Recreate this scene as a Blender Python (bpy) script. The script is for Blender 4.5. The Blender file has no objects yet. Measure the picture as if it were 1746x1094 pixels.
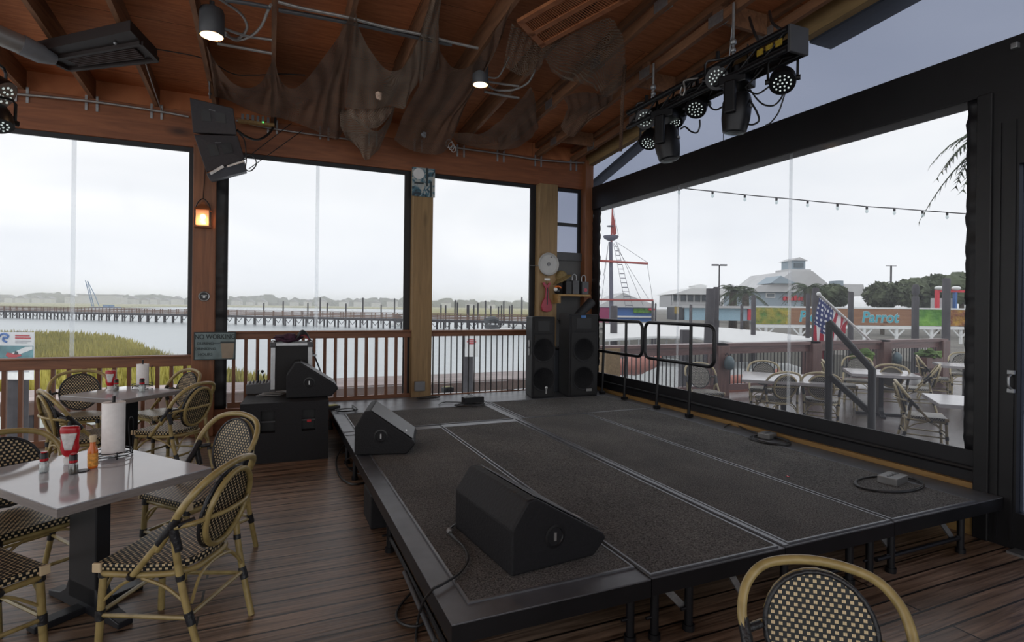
import bpy, math, random
from mathutils import Vector as V, Matrix, noise
R=random.Random(7)
PI=math.pi
SC=bpy.context.scene; COL=SC.collection
# ---------------------------------------------------------------- camera
F,YAW,ROLL,CY,EYE=944.866,.4125,.0118,521.3,1.6
cam=bpy.data.objects.new('camera',bpy.data.cameras.new('camera')); COL.objects.link(cam); SC.camera=cam
cam.matrix_world=Matrix.Translation((0,0,EYE))@Matrix.Rotation(-YAW,4,'Z')@Matrix.Rotation(PI/2,4,'X')@Matrix.Rotation(ROLL,4,'Z')
cam.data.sensor_width=36; cam.data.lens=36*F/1746; cam.data.shift_y=-(547-CY)/1746
cam.data.clip_start=.05; cam.data.clip_end=4000
def ray(x,y):
    c,s=math.cos(-ROLL),math.sin(-ROLL); a,b=x-873,y-CY
    u,v=a*c-b*s,a*s+b*c
    s,c=math.sin(YAW),math.cos(YAW)
    return V(((u*c+F*s)/F,(-u*s+F*c)/F,-v/F))
O=V((0,0,EYE))
def onz(x,y,z): d=ray(x,y); return O+d*((z-EYE)/d.z)
def onY(x,y,Y): d=ray(x,y); return O+d*(Y/d.y)
def onX(x,y,X): d=ray(x,y); return O+d*(X/d.x)
def at(x,y,d): return O+ray(x,y)*d
def azim(p): return math.atan2(p.x,p.y)          # bearing from the viewpoint
# ---------------------------------------------------------------- mesh builder
class MB:
    def __init__(s): s.v=[]; s.f=[]; s.uv={}
    def add(s,vs,fs):
        n=len(s.v); s.v+= [tuple(p) for p in vs]; s.f+=[tuple(i+n for i in f) for f in fs]; return s
    def box(s,lo,hi,M=None):
        x0,y0,z0=lo; x1,y1,z1=hi
        vs=[V(p) for p in((x0,y0,z0),(x1,y0,z0),(x1,y1,z0),(x0,y1,z0),(x0,y0,z1),(x1,y0,z1),(x1,y1,z1),(x0,y1,z1))]
        if M: vs=[M@p for p in vs]
        return s.add(vs,[(0,3,2,1),(4,5,6,7),(0,1,5,4),(1,2,6,5),(2,3,7,6),(3,0,4,7)])
    def beam(s,a,b,w,h,up=(0,0,1)):              # box along a->b, w sideways, h along up
        a,b=V(a),V(b); d=(b-a); L=d.length; d.normalize(); u=V(up); x=d.cross(u)
        if x.length<1e-5: x=d.cross(V((1,0,0)))
        x.normalize(); u=x.cross(d)
        vs=[]
        for p in(a,b):
            for i,j in((-1,-1),(1,-1),(1,1),(-1,1)): vs.append(p+x*(w/2*i)+u*(h/2*j))
        return s.add(vs,[(0,1,2,3),(7,6,5,4),(0,4,5,1),(1,5,6,2),(2,6,7,3),(3,7,4,0)])
    def prism(s,poly,d,M=None):                  # polygon in xz, from y=0 to y=d
        n=len(poly); vs=[V((p[0],0,p[1])) for p in poly]+[V((p[0],d,p[1])) for p in poly]
        if M: vs=[M@p for p in vs]
        return s.add(vs,[tuple(range(n)),tuple(range(2*n-1,n-1,-1))]+[(i,i+n,(i+1)%n+n,(i+1)%n) for i in range(n)])
    def slab(s,poly,z0,z1,M=None):               # polygon in xy
        n=len(poly); vs=[V((p[0],p[1],z0)) for p in poly]+[V((p[0],p[1],z1)) for p in poly]
        if M: vs=[M@p for p in vs]
        return s.add(vs,[tuple(range(n-1,-1,-1)),tuple(range(n,2*n))]+[(i,(i+1)%n,(i+1)%n+n,i+n) for i in range(n)])
    def tube(s,pts,r,n=8,closed=False,caps=True):
        pts=[V(p) for p in pts]; m=len(pts); rr=r if isinstance(r,(list,tuple)) else [r]*m
        T=[]
        for i in range(m):
            a=pts[(i-1)%m] if closed or i>0 else pts[i]; b=pts[(i+1)%m] if closed or i<m-1 else pts[i]
            t=(b-a); T.append(t.normalized() if t.length>1e-9 else V((0,0,1)))
        u=T[0].cross(V((0,0,1)));
        if u.length<.05: u=T[0].cross(V((1,0,0)))
        u.normalize(); vs=[]
        for i in range(m):
            u=(u-T[i]*u.dot(T[i]));
            if u.length<1e-6: u=T[i].orthogonal()
            u.normalize(); w=T[i].cross(u)
            for k in range(n):
                a=2*PI*k/n; vs.append(pts[i]+(u*math.cos(a)+w*math.sin(a))*rr[i])
        fs=[]
        for i in range(m if closed else m-1):
            j=(i+1)%m
            for k in range(n): fs.append((i*n+k,i*n+(k+1)%n,j*n+(k+1)%n,j*n+k))
        if caps and not closed: fs+= [tuple(range(n-1,-1,-1)),tuple((m-1)*n+k for k in range(n))]
        return s.add(vs,fs)
    def lathe(s,prof,n=20,M=None,cap=True):               # profile (r,z)
        m=len(prof); vs=[]
        for r,z in prof:
            for k in range(n):
                a=2*PI*k/n; p=V((r*math.cos(a),r*math.sin(a),z)); vs.append(M@p if M else p)
        fs=[(i*n+k,i*n+(k+1)%n,(i+1)*n+(k+1)%n,(i+1)*n+k) for i in range(m-1) for k in range(n)]
        if cap and prof[0][0]>1e-4: fs.append(tuple(range(n-1,-1,-1)))
        if cap and prof[-1][0]>1e-4: fs.append(tuple((m-1)*n+k for k in range(n)))
        return s.add(vs,fs)
    def ball(s,c,r,n=10,m=7,jit=0,seed=0,sc=(1,1,1)):
        vs=[];c=V(c)
        for i in range(m+1):
            t=PI*i/m
            for k in range(n):
                a=2*PI*k/n; d=V((math.sin(t)*math.cos(a),math.sin(t)*math.sin(a),math.cos(t)))
                q=1+jit*noise.noise(d*1.7+V((seed,seed*.7,0))) if jit else 1
                vs.append(c+V((d.x*sc[0],d.y*sc[1],d.z*sc[2]))*r*q)
        return s.add(vs,[(i*n+k,(i+1)*n+k,(i+1)*n+(k+1)%n,i*n+(k+1)%n) for i in range(m) for k in range(n)])
    def grid(s,rows,uvs=None):
        n=len(rows[0]); b=len(s.v)
        s.v+=[tuple(p) for r in rows for p in r]
        for i in range(len(rows)-1):
            for k in range(n-1):
                s.f.append((b+i*n+k,b+i*n+k+1,b+(i+1)*n+k+1,b+(i+1)*n+k))
        if uvs:
            for i,r in enumerate(uvs):
                for k,q in enumerate(r): s.uv[b+i*n+k]=q
        return s
def curve(pts,k=6,closed=False):                 # Catmull-Rom through points
    pts=[V(p) for p in pts]; n=len(pts); out=[]
    for i in range(n if closed else n-1):
        if closed: p0,p1,p2,p3=pts[(i-1)%n],pts[i],pts[(i+1)%n],pts[(i+2)%n]
        else: p0,p1,p2,p3=pts[max(i-1,0)],pts[i],pts[i+1],pts[min(i+2,n-1)]
        for j in range(k):
            t=j/k; out.append(.5*((2*p1)+(p2-p0)*t+(2*p0-5*p1+4*p2-p3)*t*t+(3*p1-p0-3*p2+p3)*t**3))
    if not closed: out.append(pts[-1])
    return out
def obj(name,mb,m,parent=None,smooth=False,bevel=0,kind=None,loc=None,rz=0,label=None,solid=0):
    me=bpy.data.meshes.new(name); me.from_pydata(mb.v,[],mb.f); me.update()
    uv=me.uv_layers.new(name='UVMap')
    for p in me.polygons:
        nx,ny,nz=map(abs,p.normal)
        for li in p.loop_indices:
            vi=me.loops[li].vertex_index
            if vi in mb.uv: uv.data[li].uv=mb.uv[vi]; continue
            x,y,z=me.vertices[vi].co
            uv.data[li].uv=(x,y) if nz>=max(nx,ny) else ((x,z) if ny>=nx else (y,z))
    if smooth:
        for p in me.polygons: p.use_smooth=True
    me.materials.append(m)
    o=bpy.data.objects.new(name,me); COL.objects.link(o)
    if parent: o.parent=parent
    if loc is not None: o.location=loc
    if rz: o.rotation_euler.z=rz
    if bevel:
        b=o.modifiers.new('bevel','BEVEL'); b.width=bevel; b.segments=2; b.limit_method='ANGLE'; b.angle_limit=.6
    if solid:
        b=o.modifiers.new('solid','SOLIDIFY'); b.thickness=solid; b.offset=0
    if smooth and not bevel:
        me.set_sharp_from_angle(angle=.9)
    if kind: o['kind']=kind
    if label: o['label']=label
    return o
def tag(o,label,cat,group=None):
    o['label']=label; o['category']=cat
    if group: o['group']=group
    return o
def thing(name,label,cat,loc=(0,0,0),rz=0,group=None):
    o=bpy.data.objects.new(name,None); COL.objects.link(o); o.empty_display_size=.1
    o.location=loc; o.rotation_euler.z=rz
    return tag(o,label,cat,group)
def copy_tree(o,parent=None):
    c=o.copy(); COL.objects.link(c)
    if parent: c.parent=parent
    for ch in list(o.children): copy_tree(ch,c)
    return c
def text(body,size,m,parent,loc,rot,name='lettering',depth=.002,align='CENTER',shear=0,label=None,sx=1,bold=0):
    cu=bpy.data.curves.new(name,'FONT'); cu.body=body; cu.size=size; cu.extrude=depth; cu.align_x=align; cu.align_y='CENTER'; cu.shear=shear; cu.resolution_u=3
    cu.offset=bold
    t=bpy.data.objects.new(name,cu); COL.objects.link(t)
    dg=bpy.context.evaluated_depsgraph_get(); dg.update()
    me=bpy.data.meshes.new_from_object(t.evaluated_get(dg)); bpy.data.objects.remove(t)
    me.materials.clear(); me.materials.append(m)
    o=bpy.data.objects.new(name,me); COL.objects.link(o); o.parent=parent; o.location=loc; o.rotation_euler=rot; o.scale=(sx,1,1)
    if label: o['label']=label
    return o
# ---------------------------------------------------------------- materials
def nt(name):
    m=bpy.data.materials.new(name); m.use_nodes=True; t=m.node_tree
    return m,t,t.nodes['Principled BSDF'],t.nodes['Material Output']
def N(t,k,**kw):
    n=t.nodes.new(k)
    for a,b in kw.items(): setattr(n,a,b)
    return n
def coords(t,scale=(1,1,1),kind='Object',rot=(0,0,0)):
    tc=N(t,'ShaderNodeTexCoord'); mp=N(t,'ShaderNodeMapping'); mp.inputs['Scale'].default_value=scale; mp.inputs['Rotation'].default_value=rot
    t.links.new(tc.outputs[kind],mp.inputs[0]); return mp.outputs[0]
def ramp(t,fac,stops):
    r=N(t,'ShaderNodeValToRGB'); e=r.color_ramp.elements
    while len(e)<len(stops): e.new(.5)
    for q,(p,c) in zip(e,stops): q.position=p; q.color=(*c,1)
    t.links.new(fac,r.inputs[0]); return r.outputs[0]
def bump(t,b,h,s,d=.01):
    n=N(t,'ShaderNodeBump'); n.inputs['Strength'].default_value=s; n.inputs['Distance'].default_value=d
    t.links.new(h,n.inputs['Height']); t.links.new(n.outputs[0],b.inputs['Normal'])
def mat(name,c,rough=.6,metal=0,vary=.12,scale=8,spec=.5,bmp=0,emit=None,es=0):
    m,t,b,o=nt(name)
    b.inputs['Roughness'].default_value=rough; b.inputs['Metallic'].default_value=metal; b.inputs['Specular IOR Level'].default_value=spec
    nz=N(t,'ShaderNodeTexNoise'); nz.inputs['Scale'].default_value=scale; nz.inputs['Detail'].default_value=4
    t.links.new(coords(t),nz.inputs['Vector'])
    lo=tuple(x*(1-vary) for x in c); hi=tuple(min(1,x*(1+vary)) for x in c)
    t.links.new(ramp(t,nz.outputs[0],[(.3,lo),(.7,hi)]),b.inputs['Base Color'])
    if bmp: bump(t,b,nz.outputs[0],bmp)
    if emit: b.inputs['Emission Color'].default_value=(*emit,1); b.inputs['Emission Strength'].default_value=es
    return m
def wood(name,c1,c2,scale=(1,14,14),rough=.6,knots=True,bmp=.15,dist=1.2):
    m,t,b,o=nt(name); b.inputs['Roughness'].default_value=rough
    co=coords(t,scale)
    nz=N(t,'ShaderNodeTexNoise'); nz.inputs['Scale'].default_value=1.6; nz.inputs['Detail'].default_value=8; nz.inputs['Distortion'].default_value=dist
    t.links.new(co,nz.inputs['Vector'])
    mid=tuple((a+b_)/2 for a,b_ in zip(c1,c2))
    col=ramp(t,nz.outputs[0],[(.25,c1),(.5,mid),(.75,c2)])
    if knots:
        vo=N(t,'ShaderNodeTexVoronoi'); vo.inputs['Scale'].default_value=.55
        t.links.new(coords(t,tuple(.35*x if x>3 else x*1.3 for x in scale)),vo.inputs['Vector'])
        k=ramp(t,vo.outputs['Distance'],[(.03,(1,1,1)),(.12,(0,0,0))])
        mx=N(t,'ShaderNodeMixRGB'); mx.inputs[2].default_value=(*[x*.35 for x in c1],1)
        t.links.new(k,mx.inputs[0]); t.links.new(col,mx.inputs[1]); col=mx.outputs[0]
    t.links.new(col,b.inputs['Base Color'])
    if bmp: bump(t,b,nz.outputs[0],bmp)
    return m
def emis(name,c,s):
    m,t,b,o=nt(name); b.inputs['Base Color'].default_value=(*c,1); b.inputs['Emission Color'].default_value=(*c,1); b.inputs['Emission Strength'].default_value=s; return m
def film(name,tint,veil,gloss=.04,vc=(.9,.92,1)):   # clear plastic sheet: passes light, scatters a little, faint reflection
    m,t,b,o=nt(name); t.nodes.remove(b)
    tr=N(t,'ShaderNodeBsdfTransparent'); tr.inputs[0].default_value=(*tint,1)
    tl=N(t,'ShaderNodeBsdfTranslucent'); tl.inputs[0].default_value=(*vc,1)
    gl=N(t,'ShaderNodeBsdfGlossy'); gl.inputs['Roughness'].default_value=.12; gl.inputs['Color'].default_value=(.9,.9,.9,1)
    nz=N(t,'ShaderNodeTexNoise'); nz.inputs['Scale'].default_value=.9; nz.inputs['Detail'].default_value=3
    t.links.new(coords(t),nz.inputs['Vector'])
    mr=N(t,'ShaderNodeMapRange'); mr.inputs['To Min'].default_value=veil*.7; mr.inputs['To Max'].default_value=veil*1.3
    t.links.new(nz.outputs[0],mr.inputs[0])
    m1=N(t,'ShaderNodeMixShader'); m2=N(t,'ShaderNodeMixShader'); m2.inputs[0].default_value=gloss
    t.links.new(mr.outputs[0],m1.inputs[0]); t.links.new(tr.outputs[0],m1.inputs[1]); t.links.new(tl.outputs[0],m1.inputs[2])
    t.links.new(m1.outputs[0],m2.inputs[1]); t.links.new(gl.outputs[0],m2.inputs[2]); t.links.new(m2.outputs[0],o.inputs[0]); return m
def weave(name,cream,dark,cw=.027,ch=.0185,fu=.235,fv=.31):
    m,t,b,o=nt(name); b.inputs['Roughness'].default_value=.40; b.inputs['Specular IOR Level'].default_value=.28
    sp=N(t,'ShaderNodeSeparateXYZ'); t.links.new(coords(t,(1/cw,1/ch,1),'UV'),sp.inputs[0])
    def mt(op,a,c=None):
        n=N(t,'ShaderNodeMath',operation=op)
        for i,q in enumerate((a,c)):
            if q is None: continue
            if isinstance(q,(int,float)): n.inputs[i].default_value=q
            else: t.links.new(q,n.inputs[i])
        return n.outputs[0]
    v=mt('ADD',sp.outputs[1],100); row=mt('FLOOR',v); u=mt('ADD',mt('ADD',sp.outputs[0],100),mt('MULTIPLY',mt('MODULO',row,2),.5))
    du=mt('ABSOLUTE',mt('SUBTRACT',mt('FRACT',u),.5)); dv=mt('ABSOLUTE',mt('SUBTRACT',mt('FRACT',v),.5))
    k=mt('MULTIPLY',mt('LESS_THAN',du,fu),mt('LESS_THAN',dv,fv))
    split=mt('MULTIPLY',k,mt('ADD',.72,mt('MULTIPLY',mt('GREATER_THAN',du,.03),.28)))
    mx=N(t,'ShaderNodeMixRGB'); mx.inputs[1].default_value=(*dark,1); mx.inputs[2].default_value=(*cream,1); t.links.new(split,mx.inputs[0]); t.links.new(mx.outputs[0],b.inputs['Base Color'])
    bump(t,b,k,.5,.004); return m
def netmat(name,c,cell=.02,th=.0045,solid=.45):
    m,t,b,o=nt(name); b.inputs['Roughness'].default_value=.9
    br=N(t,'ShaderNodeTexBrick'); br.offset=0
    for k,v in(('Scale',1),('Mortar Size',th),('Mortar Smooth',.1),('Brick Width',cell),('Row Height',cell)): br.inputs[k].default_value=v
    t.links.new(coords(t,(1,1,1),'UV',(0,0,.6)),br.inputs['Vector'])
    nz=N(t,'ShaderNodeTexNoise'); nz.inputs['Scale'].default_value=3; t.links.new(coords(t),nz.inputs['Vector'])
    t.links.new(ramp(t,nz.outputs[0],[(.3,tuple(x*.7 for x in c)),(.7,tuple(x*1.2 for x in c))]),b.inputs['Base Color'])
    mx=N(t,'ShaderNodeMath',operation='MAXIMUM'); mx.inputs[1].default_value=solid; t.links.new(br.outputs['Fac'],mx.inputs[0])
    t.links.new(mx.outputs[0],b.inputs['Alpha']); return m
def checker_carpet(name,c):
    m,t,b,o=nt(name); b.inputs['Roughness'].default_value=1; b.inputs['Specular IOR Level'].default_value=.1
    n1=N(t,'ShaderNodeTexNoise'); n1.inputs['Scale'].default_value=115; n1.inputs['Detail'].default_value=2
    n2=N(t,'ShaderNodeTexNoise'); n2.inputs['Scale'].default_value=2.2; n2.inputs['Detail'].default_value=3
    t.links.new(coords(t),n1.inputs['Vector']); t.links.new(coords(t),n2.inputs['Vector'])
    a=ramp(t,n1.outputs[0],[(.3,tuple(x*.35 for x in c)),(.7,tuple(x*1.65 for x in c))]); w=ramp(t,n2.outputs[0],[(.3,(.8,.8,.8)),(.7,(1.15,1.13,1.1))])
    mx=N(t,'ShaderNodeMixRGB',blend_type='MULTIPLY'); mx.inputs[0].default_value=1
    t.links.new(a,mx.inputs[1]); t.links.new(w,mx.inputs[2]); t.links.new(mx.outputs[0],b.inputs['Base Color']); bump(t,b,n1.outputs[0],.8,.006); return m
def planks(name,c1,c2,w=.14,length=3.2,rough=(.28,.5),gap=.004,dark=.15):
    m,t,b,o=nt(name)
    br=N(t,'ShaderNodeTexBrick'); br.offset=.37
    for k,v in(('Scale',1),('Mortar Size',gap),('Mortar Smooth',.2),('Brick Width',length),('Row Height',w),('Bias',0)): br.inputs[k].default_value=v
    br.inputs['Color1'].default_value=(.75,.75,.75,1); br.inputs['Color2'].default_value=(1.15,1.15,1.15,1); br.inputs['Mortar'].default_value=(dark,dark,dark,1)
    t.links.new(coords(t),br.inputs['Vector']); br.inputs['Vector'].links[0].from_node.inputs['Location'].default_value=(6.3,0,0)
    n1=N(t,'ShaderNodeTexNoise'); n1.inputs['Scale'].default_value=1.5; n1.inputs['Detail'].default_value=8; n1.inputs['Distortion'].default_value=.8
    t.links.new(coords(t,(1.2,26,1)),n1.inputs['Vector'])
    n2=N(t,'ShaderNodeTexNoise'); n2.inputs['Scale'].default_value=1.3; n2.inputs['Detail'].default_value=4; t.links.new(coords(t),n2.inputs['Vector'])
    col=ramp(t,n1.outputs[0],[(.3,c1),(.72,c2)])
    a=N(t,'ShaderNodeMixRGB',blend_type='MULTIPLY'); a.inputs[0].default_value=1; t.links.new(col,a.inputs[1]); t.links.new(br.outputs[0],a.inputs[2])
    w2=ramp(t,n2.outputs[0],[(.35,(.72,.66,.6)),(.65,(1.1,1.1,1.15))])
    c=N(t,'ShaderNodeMixRGB',blend_type='MULTIPLY'); c.inputs[0].default_value=1; t.links.new(a.outputs[0],c.inputs[1]); t.links.new(w2,c.inputs[2])
    t.links.new(c.outputs[0],b.inputs['Base Color'])
    mr=N(t,'ShaderNodeMapRange'); mr.inputs['To Min'].default_value=rough[0]; mr.inputs['To Max'].default_value=rough[1]; t.links.new(n2.outputs[0],mr.inputs[0]); t.links.new(mr.outputs[0],b.inputs['Roughness'])
    ad=N(t,'ShaderNodeMath',operation='SUBTRACT'); t.links.new(n1.outputs[0],ad.inputs[0]); t.links.new(br.outputs['Fac'],ad.inputs[1]); bump(t,b,ad.outputs[0],.35,.006)
    return m
def plywood(name):
    m,t,b,o=nt(name); b.inputs['Roughness'].default_value=.75
    n1=N(t,'ShaderNodeTexNoise'); n1.inputs['Scale'].default_value=1.1; n1.inputs['Detail'].default_value=9; n1.inputs['Distortion'].default_value=2.5
    t.links.new(coords(t,(1.5,12,1)),n1.inputs['Vector'])
    col=ramp(t,n1.outputs[0],[(.25,(.34,.115,.045)),(.55,(.50,.185,.074)),(.8,(.60,.25,.105))])
    br=N(t,'ShaderNodeTexBrick'); br.offset=.5
    for k,v in(('Scale',1),('Mortar Size',.004),('Brick Width',2.44),('Row Height',1.22)): br.inputs[k].default_value=v
    br.inputs['Color1'].default_value=(.85,.85,.85,1); br.inputs['Color2'].default_value=(1.1,1.05,1,1); br.inputs['Mortar'].default_value=(.3,.3,.3,1)
    t.links.new(coords(t),br.inputs['Vector'])
    a=N(t,'ShaderNodeMixRGB',blend_type='MULTIPLY'); a.inputs[0].default_value=1; t.links.new(col,a.inputs[1]); t.links.new(br.outputs[0],a.inputs[2]); t.links.new(a.outputs[0],b.inputs['Base Color']); return m
def foliage(name,c1,c2,sc=3):
    m,t,b,o=nt(name); b.inputs['Roughness'].default_value=.8
    n1=N(t,'ShaderNodeTexNoise'); n1.inputs['Scale'].default_value=sc; n1.inputs['Detail'].default_value=6; t.links.new(coords(t),n1.inputs['Vector'])
    t.links.new(ramp(t,n1.outputs[0],[(.32,c1),(.68,c2)]),b.inputs['Base Color']); bump(t,b,n1.outputs[0],1,.5); return m
M={}
M['rafter']=wood('rafter_wood',(.125,.055,.026),(.28,.135,.066),(10,1.2,10),.7)
M['header']=wood('header_wood',(.16,.05,.018),(.30,.105,.04),(1,9,9),.55)
M['post_dark']=wood('post_stained_wood',(.15,.055,.022),(.27,.105,.042),(12,12,.9),.5)
M['post_light']=wood('post_pine_wood',(.20,.125,.055),(.34,.22,.10),(12,12,.9),.6)
M['railx']=wood('rail_wood',(.12,.045,.02),(.25,.10,.045),(1.2,14,14),.5)
M['railz']=wood('baluster_wood',(.11,.042,.02),(.22,.09,.042),(14,14,1),.55)
M['rake']=wood('rake_wood',(.20,.13,.055),(.33,.22,.10),(10,1,10),.65)
M['sill']=wood('sill_wood',(.22,.125,.04),(.38,.23,.08),(10,1,10),.6)
M['ply']=plywood('plywood')
M['floor']=planks('deck_boards',(.066,.038,.024),(.35,.245,.17),length=9.5,gap=.007,dark=.05)
M['terr']=planks('terrace_boards',(.028,.021,.021),(.085,.067,.067),.14,3,(.12,.3))
M['black']=mat('black_paint',(.006,.006,.0075),.45,0,.2)
M['blackvinyl']=mat('black_vinyl',(.008,.008,.0105),.5,0,.25,5,.5,.25)
M['blackmetal']=mat('black_metal',(.009,.009,.011),.38,.3,.2)
M['spk']=mat('speaker_paint',(.0125,.0125,.0145),.62,0,.15,60,.28,.3)
M['grille']=mat('speaker_grille',(.008,.008,.009),.7,0,.3,300)
M['carpet']=checker_carpet('stage_carpet',(.112,.111,.111))
M['decktrim']=mat('deck_aluminium',(.17,.175,.19),.42,.6,.18,6)
M['deckedge']=mat('deck_dark_edge',(.115,.118,.13),.4,.4,.2,6)
M['steel']=mat('galvanised_steel',(.35,.36,.37),.42,.8,.15,30)
M['conduit']=mat('conduit_metal',(.32,.31,.30),.45,.6,.12)
M['grey']=mat('grey_plastic',(.18,.185,.2),.5)
M['darkgrey']=mat('dark_grey_plastic',(.06,.062,.068),.5)
M['white']=mat('white_paint',(.75,.75,.74),.5,0,.06)
M['paper']=mat('paper_towel',(.82,.81,.80),.9,0,.04,40,.2,.2)
M['cable']=mat('rubber_cable',(.016,.016,.017),.45)
M['cablegrey']=mat('grey_cable',(.2,.2,.2),.5)
M['bamboo']=wood('bamboo_cane',(.22,.165,.06),(.40,.31,.13),(6,6,6),.32,False,.05)
M['cream']=mat('cream_wicker',(.62,.50,.32),.45)
M['binding']=mat('black_binding',(.013,.014,.017),.4,0,.3,60,.5,.4)
M['weave']=weave('rattan_weave',(.62,.49,.29),(.011,.013,.014))
M['weaveo']=weave('outdoor_weave',(.60,.56,.48),(.05,.05,.05))
M['tabletop']=mat('grey_laminate',(.45,.475,.52),.09,0,.06,3,1.0)
M['tableedge']=wood('laminate_edge',(.18,.16,.155),(.28,.255,.245),(3,3,30),.4,False,0)
M['tablebase']=mat('table_base_iron',(.014,.015,.019),.4,.2)
M['tabletopo']=mat('wet_outdoor_tabletop',(.42,.40,.41),.15,0,.12,4,.6)
M['red']=mat('red_plastic',(.42,.008,.016),.25)
M['orange']=mat('orange_sauce',(.62,.14,.015),.15)
M['label']=mat('bottle_label',(.6,.52,.4),.4,0,.2,30)
M['net']=netmat('fishing_net_dark',(.13,.072,.045),.018,.0042,.34)
M['netl']=netmat('fishing_net_pale',(.18,.13,.095),.02,.0050,.24)
M['neto']=netmat('fishing_net_open',(.20,.15,.11),.032,.0045,.06)
M['shell']=mat('shell_surface',(.55,.40,.31),.5,0,.3,40,.5,.3)
M['vinyl']=film('clear_vinyl',(.815,.82,.83),.016,.015)
M['vinylr']=film('clear_vinyl_right',(.815,.82,.83),.023,.015,(.90,.91,1))
M['tint']=film('tinted_vinyl',(.185,.205,.265),.06,.03,(.6,.68,.9))
M['tintbox']=film('tinted_glass',(.42,.44,.5),.03,.02,(.6,.68,.9))
M['seam']=film('vinyl_seam',(.93,.94,.95),.16,.03,(1,1,1))
M['glass']=film('lens_glass',(.8,.85,.85),.05,.12)
M['led']=mat('led_lens_glint',(.8,.85,.85),.12,0,.05,emit=(.85,1,.95),es=.35)  # weak emission stands in for light caught by the unlit lenses
M['lampglow']=emis('lamp_glow',(1,.66,.30),3.2)
M['lampin']=mat('lamp_reflector',(.8,.62,.4),.3,.3)
M['lantglow']=emis('lantern_bulb',(1,.6,.3),8)
M['lantglass']=film('lantern_glass',(.95,.85,.75),.35,.05,(1,.75,.5))
M['greywall']=mat('grey_panel',(.085,.085,.085),.6,0,.15,3)
M['tower']=mat('grey_amp',(.10,.11,.13),.5)
# ================================================================ the room
D,E_,HS=7.62,4.67,.33
def RB(y): return 3.87+.085*(7.6-y)            # rafter underside
def PLY(y): return RB(y)+.235
PX0,PY0=-6.5,-5.0
obj('floor',MB().box((PX0,PY0,-.12),(E_,D+.1,0)),M['floor'],kind='structure')
c=MB(); y0,y1=PY0,8.3
c.add([(PX0,y0,PLY(y0)),(4.72,y0,PLY(y0)),(4.72,y1,PLY(y1)),(PX0,y1,PLY(y1)),(PX0,y0,PLY(y0)+.05),(4.72,y0,PLY(y0)+.05),(4.72,y1,PLY(y1)+.05),(PX0,y1,PLY(y1)+.05)],[(0,3,2,1),(4,5,6,7),(0,1,5,4),(1,2,6,5),(2,3,7,6),(3,0,4,7)])
obj('ceiling',c,M['ply'],kind='structure')
# water-side wall: header beam, frieze board above it, low board under the railings
obj('trim_1',MB().box((PX0,7.6,3.455),(E_+.02,7.74,3.875)),M['header'],kind='structure',bevel=.006)
obj('trim_2',MB().box((PX0,7.66,3.875),(E_+.02,7.7,4.1)),M['ply'],kind='structure')
obj('wall_left',MB().box((-.62,7.6,0),(E_,7.7,.30)),M['header'],kind='structure')
# rake board closing the open gable side
ra=MB(); ra.beam((4.62,PY0,RB(PY0)+.09),(4.62,7.6,RB(7.6)+.09),.09,.29); obj('trim_3',ra,M['rake'],kind='structure')
ov=MB(); ov.beam((4.88,2.75,RB(2.75)+.0),(4.88,3.75,RB(3.75)+.0),.3,.08); ov.beam((4.82,6.1,RB(6.1)+.02),(4.82,7.9,RB(7.9)-.30),.16,.06); obj('trim_4',ov,M['black'],kind='structure')
# right-hand wall: black steel beam, curtain border, sill
BZ0,BZ1=3.128,3.485
obj('trim_5',MB().box((4.64,-4.9,BZ0),(4.86,7.76,BZ1)),M['black'],kind='structure',bevel=.008)
obj('trim_6',MB().box((4.615,2.06,.0),(4.655,7.6,.372)),M['sill'],kind='structure')
def posts(n,lo,hi,m,label,cat='post',bev=.008):
    o=obj(n,MB().box(lo,hi),m,bevel=bev); return tag(o,label,cat)
posts('timber_post',(-.84,7.50,0),(-.60,7.74,3.46),M['post_dark'],'reddish brown square timber post behind the sign about no working, carrying the lit lantern')
posts('timber_post',(1.79,7.50,.30),(2.07,7.74,3.46),M['post_light'],'pale knotty timber post between the two water-side windows behind the stage')
posts('timber_post',(3.72,7.50,.30),(4.03,7.74,3.46),M['post_light'],'pale yellow timber post carrying the round white plate and red guitar shape')
posts('timber_post',(4.52,7.50,0),(4.66,7.74,3.9),M['post_dark'],'narrow brown timber post in the far corner beside the black window curtain')
# ---- windows (clear roll-down vinyl in black borders)
def wrinkled(mb,x0,x1,z0,z1,Y,ax='X',amp=.012,seed=0):
    rows=[];n=60
    for i in range(n+1):
        z=z0+(z1-z0)*i/n; r=[]
        for k in range(5):
            t=k/4; u=x0+(x1-x0)*t; q=noise.noise(V((u*5+seed,z*9,seed)))*amp*2+amp*math.sin(z*55+u*20+seed)*.5
            r.append((u,Y-.004+q,z) if ax=='X' else (Y-.004+q,u,z))
        rows.append(r)
    return mb.grid(rows)
def window(n,x0,x1,z0,z1,b,seams=(),wr=(0,0)):
    w=thing('window_%d'%n,'','window'); del w['label']; del w['category']; w['kind']='structure'
    fr=MB(); Y0,Y1=7.64,7.67
    fr.box((x0-b[0],Y0,z0-.02),(x0,Y1,z1+.06)); fr.box((x1,Y0,z0-.02),(x1+b[1],Y1,z1+.06)); fr.box((x0,Y0,z1),(x1,Y1,z1+.06))
    obj('window_frame',fr,M['blackvinyl'],w)
    if wr[1]: obj('vinyl_border',wrinkled(MB(),x0-b[0]-.1,x0,z0,z1,7.61),M['blackvinyl'],w,smooth=True,solid=.004)
    obj('pane',MB().box((x0,7.654,z0),(x1,7.657,z1)),M['vinyl'],w)
    for s in seams: obj('seam',MB().box((s-.022,7.650,z0),(s+.022,7.653,z1)),M['seam'],w)
    return w
window(1,PX0+.1,-.90,.95,3.40,(.1,.05),(-2.02,))
window(2,-.475,1.70,.30,3.40,(.13,.10),(.56,),(0,1))
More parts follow.
